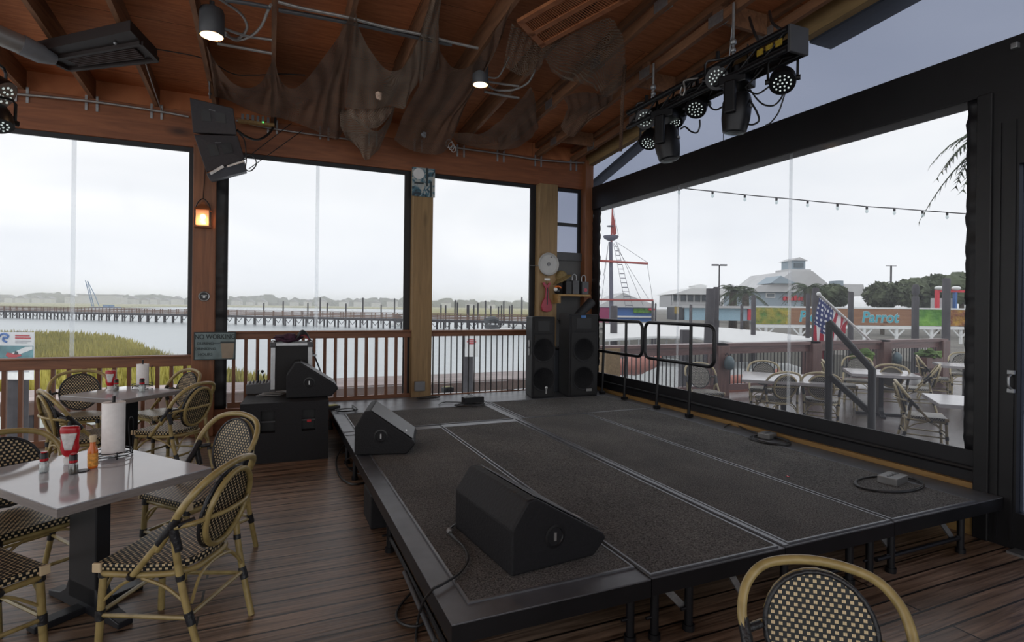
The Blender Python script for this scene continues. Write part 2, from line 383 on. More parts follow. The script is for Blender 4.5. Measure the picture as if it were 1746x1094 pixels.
window(3,2.10,3.63,.30,3.40,(.06,.09))
w=window(4,4.06,4.47,2.45,3.40,(.03,.06))
obj('glazing_bar',MB().box((4.06,7.62,2.86),(4.47,7.65,2.91)),M['black'],w)
[q for q in w.children if q.name.startswith('pane')][0].data.materials[0]=M['tintbox']
obj('lower_panel',MB().box((4.03,7.63,.30),(4.53,7.66,2.45)),M['greywall'],w)
obj('panel_rail',MB().box((4.03,7.60,2.32),(4.53,7.63,2.44)),M['darkgrey'],w)
# right: big roll-down curtain, tinted gable pane above the beam
w=thing('window_5','','window'); del w['label']; del w['category']; w['kind']='structure'
WY0,WY1,WZ0,WZ1=2.385,7.28,.597,3.128
fr=MB(); fr.box((4.655,2.26,.36),(4.675,7.56,WZ0)); obj('lower_border',fr,M['blackvinyl'],w)
obj('side_border',wrinkled(MB(),WY1,7.56,WZ0,WZ1,4.665,'Y',.01,3),M['blackvinyl'],w,smooth=True,solid=.004)
obj('side_border',wrinkled(MB(),2.26,WY0,WZ0,WZ1,4.665,'Y',.010,8),M['blackvinyl'],w,smooth=True,solid=.004)
obj('hem_bar',MB().tube([(4.63,2.3,.47),(4.63,7.4,.47)],.018),M['blackmetal'],w)
obj('pane',MB().box((4.664,WY0,WZ0),(4.667,WY1,WZ1)),M['vinylr'],w)
for yy in (3.88,5.5): obj('seam',MB().box((4.660,yy-.018,WZ0),(4.663,yy+.018,WZ1)),M['seam'],w)
w=thing('window_6','','window'); del w['label']; del w['category']; w['kind']='structure'
p=MB(); xs=4.70
p.add([(xs,PY0,BZ1),(xs,7.76,BZ1),(xs,7.76,PLY(7.76)),(xs,PY0,PLY(PY0))],[(0,1,2,3)]); obj('gable_pane',p,M['tint'],w)
for yy in (1.93,):
    obj('seam',MB().box((xs-.012,yy-.01,BZ1),(xs-.008,yy+.01,RB(yy))),M['seam'],w)
obj('pull_cord',MB().tube([(xs-.03,4.78,BZ1),(xs-.03,4.78,RB(4.78))],.004),M['cable'],w)
# right edge: black door in the steel frame
w=thing('door_1','','door'); del w['label']; del w['category']; w['kind']='structure'
obj('door_frame',MB().box((4.59,2.20,0),(4.86,2.292,BZ0)),M['black'],w,bevel=.006)
obj('door_leaf',MB().box((4.61,2.05,0),(4.70,2.20,BZ0)).box((4.61,.2,0),(4.70,2.05,.25)).box((4.61,.2,2.6),(4.70,2.05,BZ0)).box((4.61,.2,0),(4.70,.34,BZ0)).box((4.60,2.065,.05),(4.612,2.08,2.9)).box((4.60,2.15,.05),(4.612,2.165,2.9)),M['black'],w)
obj('door_pane',MB().box((4.655,.34,.25),(4.665,2.05,2.6)),M['tintbox'],w)
hp=onX(1725,650,4.6)
obj('door_handle',MB().tube(curve([(4.60,hp.y,hp.z+.05),(4.565,hp.y,hp.z+.035),(4.56,hp.y,hp.z),(4.565,hp.y,hp.z-.035),(4.60,hp.y,hp.z-.05)],4),.008).box((4.585,hp.y-.02,hp.z+.05),(4.602,hp.y+.02,hp.z+.075)).box((4.585,hp.y-.02,hp.z-.075),(4.602,hp.y+.02,hp.z-.05)),M['steel'],w,smooth=True)
obj('threshold',MB().box((4.5,.2,0),(4.75,2.05,.015)),M['steel'],w)
# the rest of the right wall behind the viewpoint
obj('wall_right',MB().box((4.66,PY0,0),(4.74,.2,BZ0)),M['greywall'],kind='structure')
# ---- rafters with their metal ties
side={0:'leftmost seen',}
names=['leftmost roof rafter, above the left spotlights at the frame edge','roof rafter next to the leftmost one, behind the grey flue pipe','roof rafter passing behind the left end of the dark slatted heater','roof rafter passing behind the right end of the dark slatted heater','roof rafter beside the left ceiling can light','roof rafter between the left can light and the tall net peak','roof rafter holding the tallest peak of the fishing nets','roof rafter over the pale net with a shell','roof rafter with the net gathered in a narrow rope-like fold','roof rafter touching the right ceiling can light']
X0=-3.09
def rafter(i,x,lab,truss):
    t=thing('rafter',lab,'rafter',(x,7.6,RB(7.6)))
    m=MB(); ya,yb=-9.0,.1
    if not truss:
        m.beam((0,yb,.115-.085*yb),(0,ya,.115-.085*ya),.042,.23); obj('board',m,M['rafter'],t)
    else:
        m.beam((0,yb,.045-.085*yb),(0,ya,.045-.085*ya),.05,.09); m.beam((0,yb,.19-.085*yb+.0),(0,ya,.19-.085*ya+.0),.05,.07); obj('chord',m,M['rafter'],t)
        for k in range(8):
            y=-.55-1.05*k; z=-.085*y
            obj('web',MB().beam((0,y,z+.05),(0,y,z+.22),.045,.09,(0,1,0)),M['rafter'],t)
            for q in(-.0295,.0295): obj('gusset_plate',MB().box((q-.0025,y-.09,z),(q+.0025,y+.09,z+.10)),M['steel'],t)
    for s in(-1,1):
        obj('hurricane_tie',MB().box((s*.05-.012,-.012,-.14),(s*.05+.012,0,.03)),M['steel'],t)
for i,l in enumerate(names): rafter(i,X0+.62*i,'brown '+l,False)
rafter(10,X0+.62*10,'brown roof truss with metal plates right of the right can light, under the wooden shutter',True)
rafter(11,X0+.62*11,'brown roof truss with metal plates directly above the black lighting bar',True)
rafter(12,X0+.62*12,'brown roof truss with metal plates nearest the open gable edge',True)
# blocking between the right-hand trusses
for j,(y,) in enumerate([(7.0,),(5.2,),(3.9,)]):
    b=MB().box((X0+.62*11+.03,y-.02,RB(y)+.03),(X0+.62*12-.03,y+.02,RB(y)+.22))
    tag(obj('blocking_board',b,M['rafter']),['short pale board between the last two roof trusses nearest the header','short board between the last two roof trusses, middle of three','short board between the last two roof trusses nearest the viewer'][j],'board')
# ---------------------------------------------------------------- railings
def railing(label,x0,x1,zt,zb,n,metal,cut=.10):
    t=thing('deck_railing',label,'railing',(x0,7.58,zb))
    L=x1-x0;h=zt-zb
    obj('top_rail',MB().box((0,-.03,h-cut),(L,.01,h-.02)).box((0,-.07,h-.02),(L,.06,h)),M['railx'],t,bevel=.004)
    obj('bottom_rail',MB().box((0,-.02,0),(L,.02,.035 if metal else .07)),M['railx'],t)
    for i in range(n):
        x=(i+.5)*L/n
        if metal: obj('baluster',MB().tube([(x,0,.03),(x,0,h-cut)],.009),M['blackmetal'],t,smooth=True)
        else: obj('baluster',MB().box((x-.019,-.019,.05),(x+.019,.019,h-cut)),M['railz'],t)
    return t
railing('brown wooden railing with square balusters below the large left window',-4.6,-.84,.975,.0,27,False,.13)
railing('brown wooden railing behind the subwoofer and flight case',-.46,1.79,1.25,.31,17,False,.10)
railing('wooden top rail with thin black metal balusters right of the middle post',2.07,3.74,1.245,.31,19,True,.085)
# ---------------------------------------------------------------- things on the posts
LX=onY(346,372,7.42)
t=thing('lantern','small lit copper lantern hanging on the reddish brown post','lantern',(LX.x,7.42,LX.z-.11))
obj('base',MB().box((-.085,-.07,0),(.085,.07,.02)),M['header'],t)
fr=MB()
for a in(-1,1):
    for b in(-1,1): fr.box((a*.075-.007,b*.06-.007,.02),(a*.075+.007,b*.06+.007,.2))
obj('frame',fr,M['blackmetal'],t)
obj('roof',MB().lathe([(.12,.20),(.10,.225),(.035,.27),(.02,.30),(0,.305)],4,Matrix.Rotation(PI/4,4,'Z')),M['header'],t)
obj('pane',MB().box((-.072,-.057,.02),(.072,.057,.2)),M['lantglass'],t)
obj('bulb',MB().ball((0,0,.13),.03),M['lantglow'],t,smooth=True)
obj('bail',MB().tube(curve([(-.08,0,.2),(-.06,0,.28),(0,0,.34),(.06,0,.28),(.08,0,.2)],4),.006).tube([(0,0,.34),(0,.06,.46),(.02,.07,.9)],.004),M['blackmetal'],t)
def lamp(loc,e,c=(1,.66,.36),rad=.03):
    l=bpy.data.lights.new('lamp_light','POINT'); l.energy=e; l.color=c; l.shadow_soft_size=rad
    o=bpy.data.objects.new('lamp_light',l); COL.objects.link(o); o.location=loc; return o
lo=lamp((0,-.02,.07),2.2,(1,.5,.2),.02); lo.parent=t
bp=onY(348,505,7.49)
t=thing('round_badge','small round grey badge low on the reddish brown post','badge',(bp.x,7.495,bp.z))
obj('rim',MB().lathe([(.055,-.01),(.062,0),(.055,.01),(.048,.008),(.048,-.01)],24,Matrix.Rotation(PI/2,4,'X')),M['steel'],t,smooth=True)
obj('face',MB().lathe([(.048,-.004),(.048,.004),(0,.004)],24,Matrix.Rotation(PI/2,4,'X')),M['black'],t)
obj('emblem',MB().box((-.03,-.008,.004),(.03,-.004,.014)).box((-.012,-.008,-.02),(.012,-.004,.004)),M['steel'],t)
# no-working sign
a=onY(332,567,7.40); b=onY(401,566,7.40); cz=onY(366,612,7.40).z
W=b.x-a.x; H=a.z-cz
t=thing('hanging_sign','weathered blue-grey NO WORKING sign with a drinking cup on the brown post','sign',((a.x+b.x)/2,7.40,(a.z+cz)/2))
M['signblue']=mat('sign_blue_grey',(.16,.22,.23),.6,0,.25,9)
M['signdark']=mat('sign_dark_ink',(.035,.05,.055),.7)
M['signtan']=mat('sign_tan_ink',(.30,.25,.19),.7)
obj('board',MB().box((-W/2,-.008,-H/2),(W/2,.008,H/2)),M['signblue'],t,bevel=.004)
obj('edge',MB().box((-W/2-.008,-.011,-H/2-.008),(W/2+.008,-.002,-H/2+.004)).box((-W/2-.008,-.011,H/2-.004),(W/2+.008,-.002,H/2+.008)).box((-W/2-.008,-.011,-H/2),(-W/2+.004,-.002,H/2)).box((W/2-.004,-.011,-H/2),(W/2+.008,-.002,H/2)),M['signdark'],t)
text('NO WORKING',.078,M['signdark'],t,(0,-.010,.105),(PI/2,0,0),bold=.0015,sx=.80)
text('DURING',.045,M['signdark'],t,(-.1,-.010,.03),(PI/2,0,0))
text('DRINKING',.045,M['signdark'],t,(-.1,-.010,-.035),(PI/2,0,0))
text('HOURS',.045,M['signdark'],t,(-.1,-.010,-.10),(PI/2,0,0))
obj('cup_picture',MB().prism([(.075,-.15),(.19,-.15),(.205,.03),(.06,.03)],.004,Matrix.Translation((0,-.013,0))),M['signtan'],t)
obj('cup_lid',MB().prism([(.05,.03),(.215,.03),(.205,.05),(.06,.05)],.005,Matrix.Translation((0,-.014,0))).box((-.01,-.013,.028),(.06,-.009,.036)),M['signdark'],t)
# painted metal sheet at the head of the middle post
a=onY(703,284,7.48); b=onY(742,284,7.48); cz=onY(722,335,7.48).z
t=thing('picture_sign','blue and white painted picture sheet at the top of the middle post','sign',((a.x+b.x)/2,7.485,(a.z+cz)/2))
W=b.x-a.x;H=a.z-cz
m_,tt,bb,oo=nt('picture_blots'); nz=N(tt,'ShaderNodeTexNoise'); nz.inputs['Scale'].default_value=11; nz.inputs['Detail'].default_value=5; nz.inputs['Distortion'].default_value=1.2
tt.links.new(coords(tt),nz.inputs['Vector']); tt.links.new(ramp(tt,nz.outputs[0],[(.35,(.015,.03,.05)),(.46,(.06,.17,.23)),(.54,(.36,.40,.40)),(.68,(.5,.48,.42))]),bb.inputs['Base Color'])
obj('sheet',MB().box((-W/2,-.006,-H/2),(W/2,.006,H/2)),m_,t)
obj('disc',MB().lathe([(.075,0),(.075,.006),(0,.006)],20,Matrix.Translation((-.07,-.006,.11))@Matrix.Rotation(PI/2,4,'X')),M['white'],t)
obj('dark_bands',MB().box((.03,-.012,-.05),(.06,-.006,.2)).box((.09,-.012,-.19),(.115,-.006,.02)).box((-.13,-.012,-.03),(.0,-.006,-.005)),M['signdark'],t)
tag(obj('outlet_box',MB().box((1.83,7.44,.42),(1.97,7.50,.55)),M['grey'],bevel=.006),'grey outdoor outlet box low on the middle pale post','outlet')
# round plate, red guitar, hat, shelf in the far corner
pc=onY(936,450,7.46)
t=thing('round_plate','round white plate with a raised rim high on the pale yellow post','plate',(pc.x,7.47,pc.z))
RX=Matrix.Rotation(PI/2,4,'X')
M['plate']=mat('white_enamel',(.45,.45,.44),.4,0,.08)
obj('dish',MB().lathe([(.165,-.01),(.175,.005),(.165,.02),(.15,.014),(.142,.004),(0,.008)],36,RX),M['plate'],t,smooth=True)
obj('hub',MB().lathe([(.03,0),(.028,.016),(0,.018)],16,RX),M['grey'],t,smooth=True)
obj('bracket',MB().tube([(-.17,0,-.03),(-.30,.02,-.03)],.005).ball((.04,-.014,.11),.012),M['steel'],t)
lp=onY(933,476,7.49); tag(obj('small_tag',MB().box((lp.x-.045,7.488,lp.z-.018),(lp.x+.045,7.494,lp.z+.018)),M['white']),'small white paper tag between the round plate and the red guitar shape','tag')
gp=onY(933,508,7.46)
t=thing('guitar_decoration','red guitar-shaped wall decoration hanging on the pale yellow post','decoration',(gp.x,7.46,gp.z))
gb=[(.0,-.21),(.07,-.195),(.095,-.13),(.075,-.07),(.06,-.03),(.03,.01),(.022,.14),(-.022,.14),(-.03,.01),(-.06,-.03),(-.075,-.07),(-.095,-.13),(-.07,-.195)]
M['pinkred']=mat('red_lacquer',(.33,.02,.045),.3)
obj('body',MB().prism(gb,.03),M['pinkred'],t,smooth=False,bevel=.006)
obj('headstock',MB().prism([(-.022,.14),(.022,.14),(.06,.23),(.03,.235),(.0,.19),(-.05,.24),(-.08,.225)],.022),M['pinkred'],t)
obj('strings',MB().box((-.008,-.004,-.10),(.008,0,.16)),M['signdark'],t)
hp=onY(957,474,7.5)
t=thing('straw_hat','tan brimmed hat hung on the grey panel beside the round plate','hat',(hp.x,7.50,hp.z))
M['straw']=mat('straw',(.22,.16,.07),.8,0,.2,40,.3,.3)
obj('crown',MB().ball((0,0,.02),.10,16,10,sc=(1,.7,1)),M['straw'],t,smooth=True)
obj('brim',MB().lathe([(.09,.0),(.17,-.03),(.172,-.022),(.09,.015)],24,Matrix.Rotation(-.5,4,'Y')@Matrix.Scale(.75,4,(0,1,0))),M['straw'],t,smooth=True)
s0=onY(948,501,7.40); s1=onY(1008,503,7.40)
SZ=s0.z
t=thing('wall_shelf','small orange-brown wooden shelf in the far corner','shelf',(s0.x,7.40,SZ))
sw=4.52-s0.x
obj('board',MB().box((0,-.08,-.03),(sw,.2,0)),M['sill'],t)
obj('bracket',MB().box((.0,-.06,-.14),(.05,.18,-.03)),M['sill'],t)
def can(px,label,w,h,col,hook):
    p=onY(px,497,7.40); t=thing('shelf_box',label,'box',(p.x,7.42,SZ))
    obj('body',MB().box((-w/2,-.06,0),(w/2,.06,h)),M[col],t,bevel=.01)
    if hook: obj('handle',MB().tube(curve([(-w*.3,0,h),(-w*.3,0,h+.07),(0,0,h+.10),(w*.3,0,h+.07),(w*.3,0,h)],4),.008),M['steel'],t,smooth=True)
    return t
can(968,'black box on the corner shelf next to the hat',.10,.20,'black',False)
t=can(980,'dark grey padlock-shaped canister on the corner shelf with a pale hoop',.115,.21,'darkgrey',True)
t=can(996,'dark canister with a red mark at the right end of the corner shelf',.12,.20,'darkgrey',True)
obj('red_mark',MB().lathe([(.03,0),(.03,.004),(0,.004)],12,Matrix.Translation((.0,-.06,.07))@RX),M['pinkred'],t)
fp=onY(952,493,7.36)
t=thing('figurine','tiny orange, white and black figurine at the left end of the corner shelf','figurine',(fp.x,7.40,SZ))
obj('body',MB().ball((0,0,.045),.045,12,8,sc=(1.1,.8,1)),M['black'],t,smooth=True)
obj('head',MB().ball((-.035,-.02,.07),.03,10,7),M['white'],t,smooth=True)
obj('beak',MB().tube(curve([(-.05,-.03,.10),(0,-.04,.115),(.05,-.04,.09)],4),[.016]*8+[.008]),M['orange'],t,smooth=True)
hp0=onY(1008,515,7.3);hp1=onY(983,540,7.2)
tag(obj('horn_tube',MB().tube([hp0,hp1],[.075,.06],16),M['spk'],smooth=True),'dark tube leaning diagonally under the corner shelf above the tall speaker','tube')

q=onX(1731,78,4.62); tag(obj('sensor',MB().box((4.60,q.y-.02,q.z-.02),(4.642,q.y+.02,q.z+.02)),M['steel'],bevel=.006),'small grey sensor on the black beam at the right frame edge','sensor')
# ================================================================ stage
def deck(label,x0,x1,y0,y1,carp,dz=0,legs=(),braces=(),wide=()):
    """carp: carpet rectangle; legs: (x,y)"""
    t=thing('stage_deck',label,'stage deck',((x0+x1)/2,(y0+y1)/2,0),0,None)
    ox,oy=(x0+x1)/2,(y0+y1)/2; h=HS+dz
    f=MB(); r=.09
    f.box((x0-ox,y0-oy,h-r),(x1-ox,y0-oy+.04,h-.012)).box((x0-ox,y1-oy-.04,h-r),(x1-ox,y1-oy,h-.012)).box((x0-ox,y0-oy+.04,h-r),(x0-ox+.04,y1-oy-.04,h-.012)).box((x1-ox-.04,y0-oy+.04,h-r),(x1-ox,y1-oy-.04,h-.012))
    obj('frame',f,M['blackmetal'],t)
    obj('top_plate',MB().box((x0-ox,y0-oy,h-.012),(x1-ox,y1-oy,h-.004)),M['deckedge'],t,bevel=.002)
    c0,c1,d0,d1=carp
    obj('carpet',MB().box((c0-ox,d0-oy,h-.004),(c1-ox,d1-oy,h+.002)),M['carpet'],t)
    e=MB(); w=.012; zz=h+.0045
    e.box((c0-ox-w,d0-oy-w,h-.004),(c1-ox+w,d0-oy,zz)).box((c0-ox-w,d1-oy,h-.004),(c1-ox+w,d1-oy+w,zz)).box((c0-ox-w,d0-oy,h-.004),(c0-ox,d1-oy,zz)).box((c1-ox,d0-oy,h-.004),(c1-ox+w,d1-oy,zz))
    obj('edge_trim',e,M['decktrim'],t)
    for (a,b,c,d) in wide: obj('border_plate',MB().box((a-ox,b-oy,h-.004),(c-ox,d-oy,h+.001)),M['decktrim'],t)
    for (x,y) in legs:
        l=MB().tube([(x-ox,y-oy,0),(x-ox,y-oy,h-.05)],.021,10).tube([(x-ox,y-oy,0),(x-ox,y-oy,.03)],.03,10).tube([(x-ox-.05,y-oy,.11),(x-ox+.02,y-oy,.11)],.008)
        obj('leg',l,M['blackmetal'],t,smooth=True)
    for (xa,ya,za,xb,yb,zb) in braces:
        flat=za>.2
        b=MB()
        if flat: b.beam((xa-ox,ya-oy,za),(xb-ox,yb-oy,zb),.035,.012,(0,1,0))
        else: b.tube([(xa-ox,ya-oy,za),(xb-ox,yb-oy,zb)],.014)
        obj('brace' if flat else 'crossbar',b,M['steel'] if flat else M['blackmetal'],t)
    return t
YF,YM=2.115,5.66
def ends(xa,xb,y): return [(xa,y,.10,xb,y,.10),(xa+.06,y+.02,HS-.09,xa+.2,y+.02,.10),(xb-.2,y+.02,HS-.09,xb-.06,y+.02,.10)]
deck('carpeted stage deck at the front left corner under the two floor monitor wedges',.68,1.655,YF,YM,(.80,1.635,YF+.13,YM-.13),0,
     [(.73,2.2),(.73,3.6),(.73,5.2),(1.60,2.2),(1.6,5.5)],[(.73,2.2,.1,.73,3.6,.1)],[(.69,YM-.11,1.65,YM)])
deck('carpeted stage deck second from the left along the front edge',1.66,2.53,YF,YM,(1.675,2.49,YF+.03,YM-.13),.004,
     [(1.72,2.17),(1.93,2.17),(2.48,5.5)],ends(1.72,1.93,2.17)[1:2],[(1.67,YM-.11,2.52,YM)])
deck('carpeted stage deck third from the left, right of the pale diagonal strip',2.535,3.44,YF,YM,(2.585,3.42,YF+.03,5.64),.008,
     [(2.59,2.17),(3.12,2.17),(3.30,2.17)],[(2.59,2.17,.1,3.12,2.17,.1),(2.20,2.19,.25,2.30,2.19,.1)],[(2.537,YF+.01,2.57,YM)])
deck('carpeted stage deck at the front right corner beside the big window',3.445,4.60,YF,YM,(3.465,4.30,YF+.03,5.64),.010,
     [(3.50,2.17),(4.22,2.17),(4.3,5.3)],ends(3.36,4.22,2.17))
deck('carpeted stage deck at the back left by the water-side railing',.68,2.62,YM+.005,7.56,(.82,2.52,5.72,6.62),0,
     [(.73,5.75),(.73,7.4),(2.5,7.4)],[],[(.69,6.66,2.60,7.54),(.685,5.70,.79,6.64)])
deck('carpeted stage deck at the back right under the two tall loudspeakers',2.625,4.60,YM+.005,7.56,(2.67,4.40,5.70,6.75),.003,
     [(2.7,7.4),(4.3,7.4),(4.3,5.8)],[],[(2.64,6.80,4.45,7.54)])
bx=onz(632,903,0)
tag(obj('equipment_box',MB().box((bx.x,bx.y,0),(bx.x+.45,bx.y+.32,.235)),M['spk'],bevel=.008),'black box tucked under the left edge of the stage','box')
tag(obj('skirt_board',MB().box((3.85,2.9,.06),(4.3,2.93,.29)),M['black']),'dark board under the front right stage deck by the sill','board')
# ---------------------------------------------------------------- stage guard rails
def guard(label,ya,yb,legs):
    t=thing('guard_rail',label,'guard rail',(4.46,(ya+yb)/2,HS)); m=(ya+yb)/2
    zt,zb=1.41-HS,.955-HS; r=.09; P=[]
    for cy,cz,a0 in((ya-r-m,zt-r,0),(yb+r-m,zt-r,90),(yb+r-m,zb+r,180),(ya-r-m,zb+r,270)):
        for k in range(6):
            a=math.radians(a0+18*k); P.append((0,cy+r*math.cos(a),cz+r*math.sin(a)))
    obj('loop',MB().tube(P,.021,10,closed=True),M['blackmetal'],t,smooth=True)
    for y in legs:
        obj('post',MB().tube([(-.02,y-m,.012),(0,y-m,zb),(0,y-m,zt)],.019,10).box((-.05,y-m-.03,.012),(.02,y-m+.03,.05)),M['blackmetal'],t,smooth=True)
    return t
guard('black tubular guard rail behind the right tall loudspeaker',7.2,5.94,(6.85,6.30))
guard('black tubular guard rail nearest the viewer along the big window',5.88,4.66,(5.61,5.03))
# ---------------------------------------------------------------- loudspeakers
M['spkslope']=mat('speaker_slope_sky_sheen',(.055,.058,.068),.42,0,.2,200,.6)  # sloped grille lightened: sky sheen put into its base colour
M['logo']=mat('silver_badge',(.5,.5,.5),.3,.7)
def wedge(label,px,py,z,w,h,L,rz):
    p=onz(px,py,z+.006); t=thing('stage_monitor',label,'stage monitor',(p.x,p.y,z+.006),rz)
    prof=[(0,0),(.86*w,0),(w,.22*h),(w*.97,.30*h),(.24*w,h),(.155*w,.985*h),(0,.63*h)]
    obj('cabinet',MB().prism(prof,L),M['spk'],t,bevel=.010)
    a,b=V((w*.955,0,.335*h)),V((.26*w,0,h*.995)); n=V((-(b-a).z,0,(b-a).x)); n=-n if n.z<0 else n; n.normalize()
    g=MB(); q=[a+n*.004,b+n*.004]
    g.add([V((q[0].x,.03,q[0].z)),V((q[1].x,.03,q[1].z)),V((q[1].x,L-.03,q[1].z)),V((q[0].x,L-.03,q[0].z)),a+V((0,.03,0)),b+V((0,.03,0)),b+V((0,L-.03,0)),a+V((0,L-.03,0))],[(0,1,2,3),(0,4,5,1),(1,5,6,2),(2,6,7,3),(3,7,4,0)])
    obj('grille',g,M['spkslope'],t)
    for yy,s in((0,-1),(L,1)):
        c=Matrix.Translation((w*.43,yy,h*.42))@Matrix.Rotation(s*-PI/2,4,'X')
        hcup=obj('handle_cup',MB().lathe([(.052,-.006),(.058,.003),(.046,.005),(.040,-.004),(0,-.004)],24,c),M['black'],t,smooth=True)
        obj('handle_mark',MB().box((w*.43-.006,yy+s*.004-.003,h*.42-.02),(w*.43+.006,yy+s*.004+.003,h*.42+.02)),M['logo'],hcup)
    c=a*.82+b*.18+n*.006
    obj('badge',MB().beam(c+V((0,.10,0)),c+V((0,.16,0)),.015,.004,n),M['logo'],t)
    return t
wedge('large black floor monitor wedge at the front of the stage nearest the viewer',872,984,HS,.56,.345,.66,.10)
wedge('black floor monitor wedge on the left stage edge beside the subwoofer',604,776,HS,.50,.37,.50,-.28)
SX,SY=-.255,6.06
t=thing('subwoofer','big black subwoofer cabinet on the floor left of the stage','subwoofer',(SX,SY,0),-.06)
sb=MB(); W,Hh,Dp=.83,.60,.92
obj('cabinet',sb.box((0,.12,0),(W,Dp,Hh)),M['spk'],t,bevel=.01)
ff=MB(); ports=[(.185,.30,.37,.52),(.57,.30,.70,.52)]
ff.box((0,0,0),(W,.12,.30)).box((0,0,.52),(W,.12,Hh)).box((0,0,.30),(.185,.12,.52)).box((.37-.05,0,.30),(.57,.12,.52)).box((.70,0,.30),(W,.12,.52))
obj('front_baffle',ff,M['spk'],t)
for k,(a,b,c,d) in enumerate([(.185,.30,.32,.52),(.57,.30,.70,.52)]):
    r=obj('handle_recess',MB().box((a,.10,b),(c,.118,d)),M['black'],t)
    obj('grip',MB().box((a,.03,b+.1),(c,.045,b+.115)),M['darkgrey'],r)
obj('port_mark',MB().box((.62,.02,.385),(.66,.03,.41)),M['red'],t,label='small red mark inside the right recess')
wedge('black floor monitor wedge sitting on top of the subwoofer',488,679,.60,.52,.37,.42,-.05)
# mixer, cables on sub
mp=onz(419,672,.604)
t=thing('mixing_console','small dark mixing console on the left side of the subwoofer top','mixer',(mp.x,mp.y,.602),-.06)
obj('body',MB().prism([(0,0),(.30,0),(.30,.12),(0,.10)],.24),M['darkgrey'],t,bevel=.006)
for i in range(8):
    for j in range(3): obj('knob',MB().lathe([(.008,.105),(.007,.125),(0,.126)],8,Matrix.Translation((.03+.034*i,.05+.06*j,.002*i))),M['grey'],t,smooth=True)
obj('antenna',MB().tube([(.10,.2,.1),(.105,.2,.24)],.012),M['black'],t)
obj('gooseneck',MB().tube(curve([(.18,.2,.1),(.16,.2,.17),(.15,.19,.22)],5),.005).ball((.15,.19,.225),.017),M['cable'],t,smooth=True)
cp=onz(465,674,.602)
cb=MB()
for k in range(3):
    cb.tube(curve([(cp.x-.16+.03*k,cp.y+.02*k,.608+.008*k),(cp.x-.06,cp.y-.05+.03*k,.612+.01*k),(cp.x+.08,cp.y-.03+.04*k,.61+.012*k),(cp.x+.12,cp.y+.06,.618),(cp.x-.02,cp.y+.09-.02*k,.62)],6,True),.006)
tag(obj('cable_coil',cb,M['cablegrey'],smooth=True),'loose grey cable coil on the subwoofer top between mixer and wedge','cable')
# flight case
a=onY(462,590,6.75); b=onY(531,590,6.75)
CW=b.x-a.x; CT=onY(500,583,6.75).z; CH=CT-.604
t=thing('flight_case','upright black flight case with aluminium edges standing on the subwoofer','flight case',(a.x,6.62,.604),-.04)
M['alu']=mat('case_aluminium',(.42,.43,.44),.4,.7,.1,20)
obj('body',MB().box((.012,.012,.01),(CW-.012,.36,CH-.01)),M['grille'],t)
e=MB(); w=.045
for x in(0,CW-w):
    for y in(0,.375-w): e.box((x,y,0),(x+w,y+w,CH))
for z in(0,CH-w*.7):
    e.box((0,0,z),(CW,w*.4,z+w*.7)).box((0,.36,z),(CW,.375,z+w*.7)).box((0,0,z),(w*.4,.375,z+w*.7)).box((CW-w*.4,0,z),(CW,.375,z+w*.7))
obj('edge_frame',e,M['alu'],t,bevel=.003)
for x in(.02,CW-.02):
    for y in(.02,.355):
        for z in(.02,CH-.02): obj('corner_ball',MB().box((x-.032,y-.032,z-.03),(x+.032,y+.032,z+.03)),M['darkgrey'],t,bevel=.012)
obj('latch',MB().box((CW-.002,.12,CH*.3),(CW+.012,.2,CH*.3+.09)).box((CW-.002,.16,CH*.7),(CW+.05,.18,CH*.7+.02)),M['steel'],t)
obj('lid_support',MB().beam((CW,.3,CH*.85),(CW+.17,.1,.02),.012,.012),M['darkgrey'],t)
t=thing('bag','crumpled dark purple cloth bag lying on top of the flight case','bag',(a.x+CW*.42,6.80,CT+.003))
M['purple']=mat('purple_cloth',(.06,.025,.045),.85,0,.5,30,.3,.4)
bm=MB(); bm.ball((0,0,.045),.13,20,12,.7,3,(1,.7,.36)); obj('cloth',bm,M['purple'],t,smooth=True)
st=MB()
for k in range(4): st.tube(curve([(.08,-.06+.03*k,.03),(.14,-.05,.09+.012*k),(.20,.0,.05+.012*k),(.24,.02*k,.012)],5),.009)
obj('strap',st,M['cable'],t,smooth=True)
M['redcloth']=mat('red_cloth',(.25,.03,.05),.8)
obj('lining',MB().tube(curve([(.10,.0,.05),(.17,-.03,.075),(.22,-.02,.02)],5),.008),M['redcloth'],t,smooth=True)
